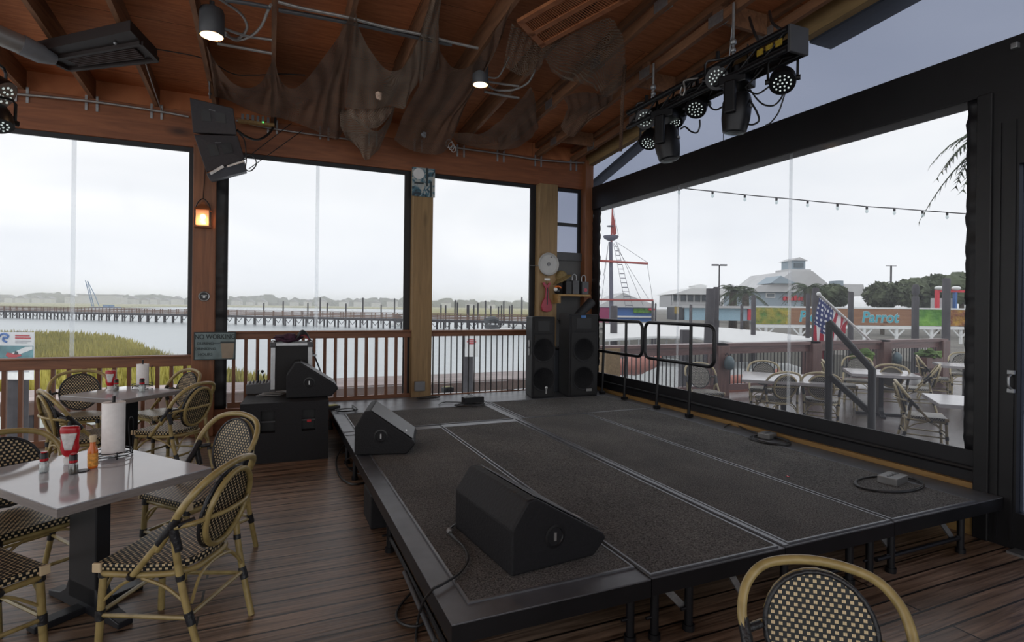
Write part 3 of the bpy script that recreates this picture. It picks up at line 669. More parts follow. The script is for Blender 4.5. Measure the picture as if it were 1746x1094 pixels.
# tall PA speakers
def tower(label,px,py,W,Hh,Dp,rz,handle,badge):
    p=onz(px,py,HS+.006); t=thing('loudspeaker',label,'loudspeaker',(p.x,p.y,HS+.006),rz)
    obj('cabinet',MB().slab([(0,0),(W,0),(W*.86,Dp),(W*.14,Dp)],0,Hh),M['spk'],t,bevel=.012)
    obj('grille',MB().box((.035,-.008,.03),(W-.035,.0,Hh*.775)).box((.035,-.004,Hh*.80),(W-.035,0,Hh*.975)),M['grille'],t)
    for z in(.26,.66):
        obj('woofer_ring',MB().lathe([(.165,0),(.172,.004),(.160,.005),(.150,.0)],32,Matrix.Translation((W/2,-.009,z))@RX),M['spk'],t,smooth=True)
    obj('horn',MB().box((W*.25,-.007,Hh*.82),(W*.75,-.003,Hh*.95)),M['black'],t,bevel=.004)
    b=MB().box((W*.60,-.014,.075),(W*.78,-.007,.11)) if badge=='wide' else MB().box((W*.60,-.014,.06),(W*.66,-.007,.15)).ball((W*.63,-.011,.14),.022,sc=(1,.3,1))
    obj('badge',b,M['logo'],t)
    if badge=='wide': obj('blue_sticker',MB().box((W*.40,-.012,Hh*.955),(W*.56,-.003,Hh*.985)),mat('blue_sticker',(.05,.16,.42),.5),t)
    if handle:
        for z in(Hh*.66,Hh*.56): obj('handle',MB().box((-.006,Dp*.30,z-.05),(.02,Dp*.40,z+.05)),M['steel'],t,bevel=.01)
    return t
tower('tall black loudspeaker left of its pair, with two round woofers showing',906,679,.335,1.12,.42,-.13,True,'narrow')
tower('tall black loudspeaker with a small blue sticker in the far corner',969,677,.46,1.16,.46,-.05,False,'wide')
g0=onY(947,606,7.25); g1=onY(965,606,7.25)
t=thing('power_amp','slim grey upright amp case standing between the two tall loudspeakers','amp',(g0.x,7.25,HS+.006))
W=g1.x-g0.x+.03
obj('case',MB().box((-.02,0,0),(W,.22,.62)),M['tower'],t,bevel=.01)
obj('top_lip',MB().box((-.035,-.02,.62),(W+.01,.23,.65)),M['black'],t)
hc=MB()
for k in range(5):
    z0=1.42-.01*k; hc.tube(curve([(g0.x+.01*k,7.2,z0),(g0.x+.06+.012*k,7.18,1.25),(g0.x+.05+.008*k,7.2,1.05),(g0.x+.03+.01*k,7.22,HS+.672)],6),.008)
tag(obj('cable_bundle',hc,M['cable'],smooth=True),'hanging black cable bundle between the two tall loudspeakers','cable')
# ---------------------------------------------------------------- boxes and cables on the stage
def plugbox(label,px,py,dx,dy,dz,rz,m='black',z=HS+.008,extra=None):
    p=onz(px,py,z); t=thing('power_box',label,'power box',(p.x,p.y,z),rz)
    obj('case',MB().box((-dx/2,-dy/2,0),(dx/2,dy/2,dz)),M[m],t,bevel=.006)
    so=MB()
    for k in range(4): so.lathe([(.014,dz),(.014,dz+.003),(0,dz+.003)],10,Matrix.Translation((-dx*.33+dx*.22*k,0,0)))
    obj('sockets',so,M['darkgrey'],t); return t
M['boxtop']=mat('metal_box_top',(.22,.22,.22),.4,.5)
t=plugbox('grey-topped power box in the cable coil at the front right of the stage',1522,822,.20,.13,.055,.2,'boxtop')
plugbox('grey power box in the cable coil beside the big window sill',1308,746,.16,.12,.05,.3,'boxtop')
plugbox('long black power strip on the back stage near the middle post',806,687,.27,.12,.085,.05,'black')
yb=mat('yellow_plug',(.34,.30,.04),.5)
t=plugbox('black junction box with a yellow top against the railing at the back of the stage',763,668,.16,.10,.07,.2,'black'); obj('yellow_lid',MB().box((-.06,-.04,.074),(.06,.04,.079)),yb,t)
t=plugbox('yellow-topped junction box on the left back stage corner beside the subwoofer',566,696,.16,.12,.035,.4,'black'); obj('yellow_lid',MB().box((-.06,-.045,.038),(.06,.045,.044)),yb,t)
def cable(label,pts,r=.006,closed=False,m='cable',k=7,name='cable'):
    return tag(obj(name,MB().tube(curve(pts,k,closed),r,6,closed),M[m],smooth=True),label,'cable')
zc=HS+.016
def coil(label,px,py,rx,ry,n,z=zc,m='cable',tail=()):
    c=onz(px,py,z); P=[]
    for k in range(n*10+1):
        a=2*PI*k/10; s=1-.10*math.sin(k*.61)-.05*k/10
        P.append((c.x+rx*s*math.cos(a)+.02*math.sin(k*.37),c.y+ry*s*math.sin(a),z+.004*(k/10)))
    P+= [tuple(onz(*q,z)) for q in tail]
    return cable(label,P,.0062,m=m,k=3)
coil('black cable looped round the front right power box on stage',1512,824,.30,.17,2)
coil('black cable coiled beside the big window sill on stage',1310,750,.16,.20,3,tail=((1280,735),(1250,722),(1235,728)))
coil('black cable coil at the back of the stage near the power strip',800,690,.20,.12,3,tail=((760,685),(748,690)))
coil('tangled black cable at the foot of the middle post',730,678,.16,.06,3)
coil('black cable on the left back corner of the stage',590,699,.12,.10,2,tail=((600,690),(604,697)))
t=cable('black cable running from the front monitor wedge over the stage edge to the floor',[onz(800,888,zc)+V((0,.05,0)),onz(766,904,zc),onz(790,930,zc),onz(798,952,zc),onz(785,975,zc),onz(760,992,zc),onz(745,1000,zc),onz(738,1004,zc-.01),onz(722,1025,.20),onz(712,1060,.02),onz(709,1092,.01)],.0065)
tag(obj('cable_plug',MB().ball(onz(766,904,zc+.004),.016),M['cablegrey'],smooth=True),'grey cable plug lying on the stage left of the front monitor wedge','plug')
cable('black cable looping on the floor under the front left stage corner',[onz(712,1000,.01),onz(690,1022,.01),onz(676,1045,.01),onz(684,1062,.01),onz(715,1066,.01),onz(745,1040,.01)],.007)
cable('black cable drooping from the stage edge in front of the subwoofer',[onz(604,752,.31)+V((-.02,0,0)),onz(585,760,.10),onz(573,785,.01),onz(580,812,.01),onz(600,825,.01),onz(622,822,.01)],.009)
cable('thin black cable hanging under the left stage edge behind the monitor wedge',[onz(600,775,.28)+V((.05,0,0)),onz(590,785,.05),onz(596,800,.01),onz(615,808,.01),onz(628,806,.02)],.007)
tag(obj('lever_bar',MB().tube([onz(690,975,.16),onz(742,1094,.05)],.014),M['darkgrey'],smooth=True),'dark metal bar lying slanted against the left stage leg','bar')
tag(obj('guitar_pick',MB().slab([(-.012,-.01),(.012,-.008),(.0,.014)],0,.004),M['red'],loc=onz(1343,812,HS+.014)),'tiny red pick lying on the front right stage carpet','pick')
# ================================================================ chairs
def make_chair(name,label,wv,cane):
    t=thing(name,label,'chair')
    out=[(-.23,.225),(.23,.225)]+[(.21*math.cos(a)+ (0),-.03+.19*math.sin(a)) for a in [math.radians(q) for q in range(0,-181,-20)]]
    out=[(.235,.225),(-.235,.225),(-.225,.0),(-.20,-.12),(-.14,-.185),(-.06,-.205),(.06,-.205),(.14,-.185),(.20,-.12),(.225,.0)]
    obj('seat',MB().slab(out,.425,.462),M[wv],t,bevel=.008)
    for s in(-1,1): obj('corner_wrap',MB().box((s*.238-.008,.19,.42),(s*.238+.008,.232,.464)),M['cream'],t,bevel=.004)
    obj('seat_frame',MB().tube(curve([(.22,.20,.408),(-.22,.20,.408)],2)+curve([(-.222,.18,.408),(-.215,-.02,.408),(-.15,-.18,.408),(0,-.205,.408),(.15,-.18,.408),(.215,-.02,.408),(.222,.18,.408)],5),.015,8,True),M[cane],t,smooth=True)
    tl=.27                                     # recline
    def bk(x,v,off=0): return (x,-.215-v*math.sin(tl)*.95+off,.475+v*math.cos(tl))
    ov=[]
    for k in range(28):
        a=2*PI*k/28; x=.188*math.cos(a); v=.205+.205*math.sin(a); ov.append((x,v))
    pan=MB(); n=len(ov); fr=[bk(x*.97,.205+(v-.205)*.97,.006) for x,v in ov]; bb=[bk(x*.97,.205+(v-.205)*.97,-.008) for x,v in ov]
    pan.add(fr+bb,[tuple(range(n)),tuple(range(2*n-1,n-1,-1))]+[(i,i+n,(i+1)%n+n,(i+1)%n) for i in range(n)])
    for i,(x,v) in enumerate(ov): pan.uv[i]=(x,v); pan.uv[i+n]=(x,v)
    obj('backrest',pan,M[wv],t)
    obj('back_edge',MB().tube([bk(x*.98,.205+(v-.205)*.98,.004) for x,v in ov],.0095,8,True),M['binding'],t,smooth=True)
    obj('back_hoop',MB().tube([bk(x*.93,.205+(v-.205)*.93,-.024) for x,v in ov],.0145,8,True),M[cane],t,smooth=True)
    J=[(-.254,-.175,.60),(.254,-.175,.60)]
    arch=curve([(-.232,-.08,.535),(-.254,-.165,.65),(-.268,-.215,.73),(-.243,-.272,.815),(-.165,-.315,.877),(0,-.33,.902),(.165,-.315,.877),(.243,-.272,.815),(.268,-.215,.73),(.254,-.165,.65),(.232,-.08,.535)],6)
    obj('arch',MB().tube(arch,.0175,10),M[cane],t,smooth=True)
    for s in(-1,1):
        obj('arm_brace',MB().tube([(s*.240,-.10,.575),(s*.236,.045,.40)],.0155,8),M[cane],t,smooth=True)
        obj('leg',MB().tube(curve([(s*.254,-.175,.65),(s*.236,-.195,.44),(s*.225,-.235,.24),(s*.21,-.30,0)],4),.0165,8),M[cane],t,smooth=True)
        obj('leg',MB().tube([(s*.205,.205,.425),(s*.215,.225,0)],.0175,8),M[cane],t,smooth=True)
    obj('crossbar',MB().tube(curve([(-.26,-.185,.655),(-.22,-.254,.665),(-.10,-.322,.675),(0,-.335,.677),(.10,-.322,.675),(.22,-.254,.665),(.26,-.185,.655)],5),.0115,8),M[cane],t,smooth=True)
    for s in(-1,1):
        for pts,r in (([(s*.265,-.205,.705),(s*.254,-.165,.65),(s*.238,-.095,.57)],.021),([(s*.255,-.172,.66),(s*.238,-.19,.54)],.021),
            ([(s*.225,-.232,.25),(s*.222,-.25,.19)],.0205),([(s*.205,.205,.425),(s*.206,.207,.385)],.022),([(s*.211,.215,.23),(s*.212,.217,.18)],.0215),
            ([(s*.236,.045,.40),(s*.238,.035,.417)],.021),([(s*.232,-.2,.40),(s*.234,-.197,.425)],.02),([(s*.20,-.243,.675),(s*.26,-.20,.665)],.014)):
            obj('binding',MB().tube(pts,r,8),M['binding'],t,smooth=True)
    for s in(-1,1):
        obj('stretcher',MB().tube([(s*.213,.215,.205),(s*.223,-.24,.22)],.0105,6),M[cane],t,smooth=True)
        obj('bracket_cane',MB().tube(curve([(s*.208,.205,.27),(s*.222,.10,.36),(s*.222,.03,.395)],4),.008,6).tube(curve([(s*.225,-.222,.29),(s*.225,-.12,.36),(s*.222,.0,.395)],4),.008,6),M[cane],t,smooth=True)
    for y,z in((.217,.215),(-.238,.23)):
        obj('stretcher',MB().tube([(-.214,y,z),(.214,y,z)],.0105,6),M[cane],t,smooth=True)
        s_=1 if y>0 else -1
        obj('bracket_cane',MB().tube(curve([(-.21,y-.0,.28),(-.13,y-.01*s_,.375),(0,y-.02*s_,.395),(.13,y-.01*s_,.375),(.21,y,.28)],4),.008,6),M[cane],t,smooth=True)
    return t
M['caneo']=wood('outdoor_cane',(.32,.26,.14),(.50,.42,.26),(6,6,6),.35,False,.05)
KC=.94
proto=make_chair('bistro_chair','','weave','bamboo')
proto_o=make_chair('bistro_chair','','weaveo','caneo')
proto.scale=proto_o.scale=(KC,KC,KC)
used={'i':False,'o':False}
def chair(px,py,face,label,group,out=False,zf=0.0,off=(0,0),k=1):
    """px,py: top of the arch in the photo; face: compass the sitter looks (0=+Y away from viewer, clockwise)"""
    kk='o' if out else 'i'; src=proto_o if out else proto; K=KC*k
    c=src if not used[kk] else copy_tree(src); used[kk]=True; c.scale=(K,K,K)
    top=onz(px,py,zf+.915*K); a=math.radians(face); fx,fy=math.sin(a),math.cos(a)
    c.location=(top.x+fx*.33*K+off[0],top.y+fy*.33*K+off[1],zf+.001); c.rotation_euler.z=-a
    c['label']=label; c['group']=group; return c
GI='rattan bistro chairs inside'
chair(404,780,-62,'rattan chair seen from behind at the right front of the near table',GI)
chair(410,702,-131,'rattan chair facing the viewer behind the right corner of the near table',GI)
chair(2,733,141,'rattan chair cut by the left frame edge behind the near table',GI)
def chair_corner(px,py,face,label,group):          # placed by the front right corner of its seat
    c=copy_tree(proto); k=onz(px,py,.462*KC); a=math.radians(face); fx,fy=math.sin(a),math.cos(a)
    c.location=(k.x-(fy*.235+fx*.225)*KC,k.y+(fx*.235-fy*.225)*KC,.001); c.rotation_euler.z=-a; c['label']=label; c['group']=group
chair_corner(82,962,49,'rattan chair at the bottom left corner, only a seat corner and leg showing',GI)
chair(138,630,172,'rattan chair against the railing facing the viewer behind the far table',GI)
chair(70,664,62,'rattan chair turned away at the left of the far table',GI)
chair(345,651,-58,'rattan chair seen from behind at the right of the far table',GI)
chair(327,628,-128,'rattan chair half hidden behind the far table, closest to the brown post',GI)
chair(1394,950,222,'rattan chair with cream dotted back facing the viewer at the bottom right',GI,k=.925)
# ================================================================ tables
def table(label,cx,cy,sx,sy,rz,zt=.715,out=False,name='cafe_table',zf=0):
    t=thing(name,label,'table',(cx,cy,zf+.001),rz); t.scale.z=(zt-zf-.001)/.749
    obj('tabletop',MB().box((-sx/2,-sy/2,.744),(sx/2,sy/2,.749)),M['tabletopo' if out else 'tabletop'],t)
    obj('edge_band',MB().box((-sx/2-.002,-sy/2-.002,.706),(sx/2+.002,sy/2+.002,.744)),M['tabletopo' if out else 'tableedge'],t)
    b=MB()
    obj('pedestal',MB().slab([(-.13,-.035),(.13,-.035),(.13,.035),(-.13,.035)],.05,.70).box((-.25,-.20,.685),(.25,.20,.705)),M['tablebase'],t,bevel=.006)
    prof=[(-sx*.36,0),(sx*.36,0),(sx*.36,.03),(.22,.05),(.16,.085),(.13,.15),(-.13,.15),(-.16,.085),(-.22,.05),(-sx*.36,.03)]
    obj('foot',MB().prism(prof,.07,Matrix.Translation((0,-.035,0))).box((-.04,-sy*.36,0),(.04,sy*.36,.035)),M['tablebase'],t,bevel=.005)
    return t
P0=onz(176,762,.715);P1=onz(358,797,.715);P2=onz(100,866,.715)
e=(P1-P2); ang=math.atan2(e.y,e.x)     # front-right edge direction
u=V((math.cos(ang),math.sin(ang),0)); w_=V((-math.sin(ang),math.cos(ang),0))
SXn=e.length+.01; SYn=(P0-P1).length
cen=(P1+P2)/2+w_*SYn/2
table('near grey table with napkin holder and sauce bottles at the left frame edge',cen.x,cen.y,SYn,SXn,ang+PI/2)
Q0=onz(103,674,.715);Q1=onz(205,690,.715);Q2=onz(310,664,.715)
cq=(Q0+Q2)/2; Q1=cq+(Q1-cq).normalized()*((Q0-Q2).length/2)
a2=math.atan2((Q2-Q1).y,(Q2-Q1).x); u2=V((math.cos(a2),math.sin(a2),0)); w2=V((-math.sin(a2),math.cos(a2),0))
S2=(Q2-Q1).length; T2=(Q0-Q1).length
cen2=Q1+u2*S2/2+w2*T2/2
table('far grey table beside the railing and the brown post',cen2.x,cen2.y,S2,T2,a2)
# ---------------------------------------------------------------- on the tables
ZT=.7165
def napkins(label,px,py,h=.28,r=.06):
    p=onz(px,py,ZT); t=thing('paper_towel_roll',label,'paper towel',(p.x,p.y,ZT))
    obj('roll',MB().lathe([(r,.018),(r,h),(.02,h),(.02,.018)],28),M['paper'],t,smooth=True)
    return p
def holder(label,p,h,r=.06):
    t=thing('towel_holder',label,'holder',(p.x,p.y,ZT))
    ring=lambda z,rr:[(rr*math.cos(2*PI*k/24),rr*math.sin(2*PI*k/24),z) for k in range(24)]
    b=MB().tube(ring(.014,r+.03),.003,6,True).tube(ring(.035,r+.035),.003,6,True)
    for k in range(4):
        a=PI/2*k+.4; c,s=math.cos(a),math.sin(a); q=r+.035
        b.tube(curve([(c*q*.4,s*q*.4,.013),(c*q,s*q,.013),(c*q,s*q,.04)],3),.003,6).ball((c*q,s*q,.006),.006)
    obj('base_ring',b,M['blackmetal'],t,smooth=True)
    obj('upright',MB().tube([(0,0,.013),(0,0,h+.035)],.008).tube(curve([(r+.03,.02,.02),(r+.035,.02,.16),(r+.03,.02,.21),(r+.02,.0,.21),(r+.02,-.02,.16),(r+.03,-.02,.02)],4),.003,6),M['blackmetal'],t,smooth=True)
p=napkins('white paper towel roll standing on the near table',193,778,.31,.056); holder('black wire holder carrying the towel roll on the near table',p,.31,.056)
p=napkins('white folded paper towel stack on the far table',243,660,.24,.055); holder('black wire holder with tall loop around the towel on the far table',p,.25,.055)
M['label2']=mat('white_label',(.55,.55,.55),.4,0,.2,60)
def ketchup(label,px,py,s=1):
    p=onz(px,py,ZT); t=thing('ketchup_bottle',label,'bottle',(p.x,p.y,ZT),YAW*-1+.35)
    M_=Matrix.Scale(.55,4,(0,1,0))@Matrix.Scale(s,4)
    obj('cap',MB().lathe([(.026,0),(.028,.035),(.02,.04),(0,.04)],18,Matrix.Scale(s,4)),M['white'],t,smooth=True)
    obj('bottle',MB().lathe([(.02,.038),(.036,.055),(.044,.085),(.040,.11),(.043,.15),(.047,.185),(.044,.198),(.036,.203),(0,.203)],24,M_),M['red'],t,smooth=True)
    g=MB(); rows=[]
    for i in range(9):
        z=.078+.09*i/8; rr_=.0455-.006*abs(i-4)/4*0+(.002 if i>5 else 0); hw=(.35+.55*(i/8)) ; rows.append([V((s*rr_*math.sin(hw*(k/5-1)),-s*.57*rr_*math.cos(hw*(k/5-1))-.0006,s*z)) for k in range(11)])
    obj('label',g.grid(rows),M['label2'],t,smooth=True,solid=.001)
ketchup('red ketchup squeeze bottle standing on its cap on the near table',119,790)
ketchup('red ketchup squeeze bottle on the far table near the railing',188,664,.95)
def shaker(label,px,py,m,s=1):
    p=onz(px,py,ZT); t=thing('shaker',label,'shaker',(p.x,p.y,ZT)); S=Matrix.Scale(s,4)
    obj('jar',MB().lathe([(.02,0),(.022,.01),(.021,.045),(.015,.055),(.015,.06)],16,S),M['glass'],t,smooth=True)
    obj('contents',MB().lathe([(.0185,.003),(.0195,.042),(0,.043)],16,S),M[m],t,smooth=True)
    obj('cap',MB().lathe([(.0175,.055),(.018,.095),(.014,.099),(0,.099)],16,S),M['black'],t,smooth=True)
    obj('cap_top',MB().lathe([(.0135,.099),(.0135,.104),(0,.104)],16,S),M['red'],t)
    obj('collar',MB().lathe([(.0183,.058),(.0187,.07)],16,S),M['red'],t)
M['pepper']=mat('ground_pepper',(.09,.07,.05),.9,0,.5,200)
shaker('salt shaker with black and red cap at the left of the near table',75,804,'white')
shaker('pepper shaker in front of the ketchup bottle on the near table',125,807,'pepper')
shaker('pepper shaker beside the ketchup bottle on the far table',198,666,'pepper',1.15)
shaker('salt shaker with a red band in front of the towel holder on the far table',242,667,'white',1.25)
p=onz(158,797,ZT); t=thing('hot_sauce_bottle','orange hot sauce bottle with wooden cap on the near table','bottle',(p.x,p.y,ZT))
obj('glass',MB().lathe([(.021,0),(.023,.008),(.023,.088),(.020,.102),(.013,.118),(.0125,.14)],20),M['orange'],t,smooth=True)
obj('label',MB().lathe([(.0234,.012),(.0236,.08)],20),mat('sauce_label',(.72,.30,.05),.4,0,.5,60),t,smooth=True)
obj('cap',MB().lathe([(.014,.138),(.015,.15),(.017,.158),(.015,.172),(0,.174)],18),M['cream'],t,smooth=True)
p=onz(141,802,ZT)
tag(obj('coaster',MB().lathe([(.03,0),(.03,.003),(0,.003)],20),M['binding'],loc=p+V((.0,-.0,0))),'small dark coaster lying beside the hot sauce bottle','coaster')
# ================================================================ overhead
def onroof(px,py,dz=0):                          # point of the rafter underside plane seen at a pixel
    d=ray(px,py); # EYE+t*dz = 3.87+.085*(7.6-t*dy)+dz0
    t=(3.87+.085*7.6+dz-EYE)/(d.z+.085*d.y); return O+d*t
def can_light(label,px,py,rad,e,dz):
    p=onroof(px,py,dz); t=thing('ceiling_can_light',label,'ceiling light',tuple(p))
    obj('housing',MB().lathe([(rad*.96,0),(rad,.005),(rad,.20),(rad*.9,.23),(rad*.45,.245),(0,.246)],28,cap=False),M['darkgrey'],t,smooth=True)
    obj('reflector',MB().lathe([(rad*.9,.002),(rad*.82,.06),(rad*.55,.13),(rad*.5,.135)],28,cap=False),M['lampin'],t,smooth=True)
    obj('lamp',MB().lathe([(rad*.5,.10),(rad*.42,.075),(0,.062)],24),M['lampglow'],t,smooth=True)
    l=lamp((0,0,.045),e,(1,.62,.32),.03); l.parent=t
    obj('mount',MB().tube([(0,0,.24),(0,0,.30-dz*0)],.02),M['darkgrey'],t)
    return p
LA=can_light('lit grey can light hanging at the top left between two rafters',361,62,.098,13,-.18)
LB=can_light('lit can light hanging at the centre beside the fishing nets',819,145,.083,9,-.16)
def pipe(label,pts,r=.012,k=6,m='conduit',name='conduit'):
    return tag(obj(name,MB().tube(curve(pts,k),r,8),M[m],smooth=True),label,'conduit')
hY=7.55
pipe('pale conduit running along the top of the header beam on the left',[onY(25,160,hY),onY(150,172,hY),onY(262,188,hY),onY(322,199,hY)],.014)
pipe('pale conduit running along the header beam behind the fishing nets',[onY(402,205,hY),onY(470,220,hY),onY(600,238,hY)],.012)
pipe('pale conduit along the header beam at the right of the nets',[onY(765,250,hY),onY(860,263,hY),onY(925,273,hY),onY(1000,278,hY)],.013)
pr=lambda x,y,dz=-.03: onroof(x,y,dz)
pipe('long grey conduit crossing under the rafters above the nets, upper of the pair',[pr(474,3),pr(520,15),pr(590,29),pr(660,47),pr(715,58),pr(770,72),pr(815,82)],.014)
pipe('long dark conduit crossing under the rafters just below the upper pipe',[pr(475,17),pr(560,32),pr(640,48),pr(720,66),pr(770,76)],.019,m='darkgrey')
pipe('dark straight conduit at the top left from the frame edge to the rafter',[pr(384,0),pr(425,6),pr(462,13)],.018,m='darkgrey')
pipe('flexible conduit looping from the left can light to the left',[LA+V((.1,0,.03)),pr(405,66),pr(421,48),pr(412,25),pr(385,5),pr(370,-4)],.012)
pipe('flexible conduit looping from the left can light to the right rafter',[LA+V((.1,.02,.06)),pr(400,68),pr(425,63),pr(445,45),pr(456,20),pr(462,8)],.012)
pipe('short straight conduit right of the left can light, upper one',[LA+V((.08,.03,.10)),pr(420,61),pr(464,68)],.013)
pipe('short straight conduit right of the left can light, lower one',[pr(370,74),pr(420,83),pr(464,91)],.015)
pipe('short conduit pair right of the right can light, upper one',[LB+V((.06,0,.05)),pr(850,142),pr(885,147)],.012)
pipe('flexible conduit drooping right of the right can light',[LB+V((.07,0,.02)),pr(845,153),pr(875,153),pr(900,141),pr(912,120)],.012)
pipe('lower straight conduit right of the right can light',[pr(826,156),pr(855,162),pr(885,167)],.015)
pipe('thin flexible conduit rising from the right can light',[LB+V((.06,0,.1)),pr(848,132),pr(862,110),pr(868,97)],.009)
pipe('thin wire sagging across the plywood behind the left nets',[pr(262,83,.1),pr(345,99,.1),pr(395,125,.1),pr(430,128,.1),pr(480,126,.1),pr(520,128,.1)],.006,m='cable',name='wire')
pipe('thin pale wire running down the rafter right of the slatted heater',[onroof(247,104,-.01),onroof(262,150,-.01),onY(275,187,hY)],.007)
# flue pipe and slatted heater on the left
t=thing('flue_pipe','grey metal pipe at the top left frame edge running to the heater','pipe')
fa,fb=pr(-30,48,-.12),pr(36,76,-.14)
obj('pipe',MB().tube([fa,fb],.085,18),M['conduit'],t,smooth=True); obj('elbow',MB().tube([fb,fb+(fb-fa).normalized()*.14+V((0,0,-.01)),fb+(fb-fa).normalized()*.24+V((.0,.02,.0))],[.09,.085,.05],18),M['grey'],t,smooth=True)
c=[pr(60,88,-.12),pr(222,52,-.12),pr(268,100,-.12),pr(118,116,-.12)]
t=thing('patio_heater','dark slatted heater panel hung flat under the rafters at the top left','heater')
M['heater']=mat('heater_dark_metal',(.016,.009,.008),.55,0)
hb=MB(); hb.add([p for p in c]+[p+V((0,0,.09)) for p in c],[(0,1,2,3),(7,6,5,4),(0,4,5,1),(1,5,6,2),(2,6,7,3),(3,7,4,0)]); obj('housing',hb,M['heater'],t)
sl=MB()
for k in range(7):
    s=.42+.07*k; a=c[0].lerp(c[3],s).lerp(c[1].lerp(c[2],s),.16); b=c[0].lerp(c[3],s).lerp(c[1].lerp(c[2],s),.90)
    sl.beam(a+V((0,0,-.008)),b+V((0,0,-.008)),.012,.03)
obj('slats',sl,mat('heater_slats',(.032,.016,.013),.55,0),t)
rim=MB()
q=[c[0].lerp(c[3],.38),c[1].lerp(c[2],.38),c[2],c[3]]
for i in range(4): rim.beam(q[i]+V((0,0,-.01)),q[(i+1)%4]+V((0,0,-.01)),.035,.04)
obj('rim',rim,M['heater'],t); obj('knob',MB().ball(c[0].lerp(c[1],.72).lerp(c[2],.22)+V((0,0,-.012)),.014),M['steel'],t)
# wooden louvred shutter hung under the trusses
t=thing('louvred_shutter','orange-brown wooden louvred shutter fixed under the roof at the top centre right','shutter')
c=[pr(880,33,-.06),pr(1004,-38,-.06),pr(1075,-2,-.06),pr(924,80,-.06)]
M['shut']=wood('shutter_wood',(.27,.09,.032),(.40,.15,.06),(1.5,8,8),.6)
st=MB()
L=lambda s,tt: c[0].lerp(c[3],s).lerp(c[1].lerp(c[2],s),tt)
up=(c[1]-c[0]).cross(c[3]-c[0]).normalized(); up=-up if up.z<0 else up
for s in(.10,.52,.93): st.beam(L(s,0),L(s,1),.055,.03,up)
for tt in(.03,.97): st.beam(L(.06,tt),L(.97,tt),.06,.03,up)
obj('stile_frame',st,M['shut'],t)
for pn,(sa,sb) in enumerate(((.14,.47),(.57,.89))):
    lv=MB()
    for k in range(34):
        tt=.07+.86*k/33; a,b=L(sa,tt),L(sb,tt)
        lv.beam(a,b,.024,.006,(up+(c[1]-c[0]).normalized()*.9).normalized())
    obj('louvres',lv,M['shut'],t)
# ---------------------------------------------------------------- fishing nets
def net(label,rows,m='net',amp=.03,seed=1,nx=36,ny=14,group=None):
    """rows: polylines of (px,py,Y) from top edge to bottom edge"""
    cr=[]
    for r in rows:
        p=[]
        for a,b,y in r:
            q=onY(a,b,y)
            if q.z>RB(q.y)-.05: q=onroof(a,b,-.05)
            p.append(q)
        c=curve(p,8); L=[0]
        for i in range(1,len(c)): L.append(L[-1]+(c[i]-c[i-1]).length)
        out=[];j=0
        for k in range(nx+1):
            s=L[-1]*k/nx
            while j<len(L)-2 and L[j+1]<s: j+=1
            f=(s-L[j])/max(1e-6,L[j+1]-L[j]); out.append(c[j].lerp(c[j+1],min(1,f)))
        cr.append(out)
    G=[]
    for i in range(ny+1):
        u=i/ny*(len(cr)-1); a=min(int(u),len(cr)-2); f=u-a; row=[]
        for k in range(nx+1):
            p=cr[a][k].lerp(cr[a+1][k],f); e=math.sin(PI*k/nx)
            q=math.sin(k*.9+seed*2+i*.12)*.6+noise.noise(V((k*.22,i*.3,seed)))*1.4
            row.append(p+V((0,amp*q,amp*.3*q)))
        G.append(row)
    uv=[]
    for i,row in enumerate(G):
        r=[];s=0
        for k,p in enumerate(row):
            if k: s+=(p-row[k-1]).length
            v=sum((G[j][k]-G[j-1][k]).length for j in range(1,i+1)); r.append((s,v))
        uv.append(r)
    o=obj('fishing_net',MB().grid(G,uv),M[m],smooth=True)
    return tag(o,label,'fishing net',group)
net('dark fishing net swagged from the left rafter behind the hanging speakers',[
 [(352,78,6.1),(372,112,6.3),(395,140,6.4),(420,150,6.4),(445,140,6.3),(467,97,6.1)],
 [(360,120,6.5),(385,150,6.7),(410,163,6.75),(435,163,6.7),(455,155,6.6),(471,135,6.4)],
 [(366,165,6.9),(392,172,7.0),(420,186,7.1),(450,197,7.1),(470,200,7.1),(478,200,7.1)]],seed=1)
net('large dark fishing net rising to the tall peak at the centre left rafter',[
 [(467,99,6.1),(478,135,6.35),(497,152,6.4),(520,138,6.3),(550,100,6.0),(580,58,5.7),(604,12,5.4)],
 [(468,140,6.5),(490,170,6.7),(515,172,6.7),(545,150,6.5),(575,115,6.2),(592,85,6.0),(603,60,5.7)],
 [(470,190,6.9),(495,186,6.95),(520,182,6.9),(545,172,6.8),(565,160,6.7),(580,150,6.6),(592,140,6.5)],
 [(472,200,7.1),(495,206,7.15),(520,215,7.2),(540,224,7.25),(560,233,7.3),(575,238,7.3),(584,225,7.3)]],seed=4,amp=.035)
net('pale brown fishing net with a shell hanging from the tall centre peak',[
 [(606,22,5.4),(618,62,5.6),(640,98,5.8),(662,120,5.9),(685,117,5.9),(702,92,5.8),(716,60,5.7)],
 [(600,80,5.8),(615,105,5.9),(638,128,6.0),(662,142,6.05),(690,140,6.0),(706,125,5.95),(718,105,5.9)],
 [(594,135,6.1),(613,148,6.15),(640,160,6.2),(665,162,6.2),(690,158,6.2),(700,150,6.15),(712,143,6.1)],
 [(588,183,6.4),(610,186,6.4),(640,185,6.4),(662,180,6.4),(680,184,6.4),(690,184,6.35),(698,160,6.3)]],'netl',.02,2)
net('pale net scallop hanging just below the net with the shell',[
 [(590,184,6.5),(610,186,6.5),(635,185,6.5),(655,182,6.5),(675,181,6.5)],
 [(593,195,6.55),(612,206,6.55),(634,212,6.55),(652,206,6.55),(672,186,6.55)],
 [(600,200,6.6),(615,213,6.6),(634,219,6.6),(650,213,6.6),(672,188,6.6)]],'netl',.015,3)
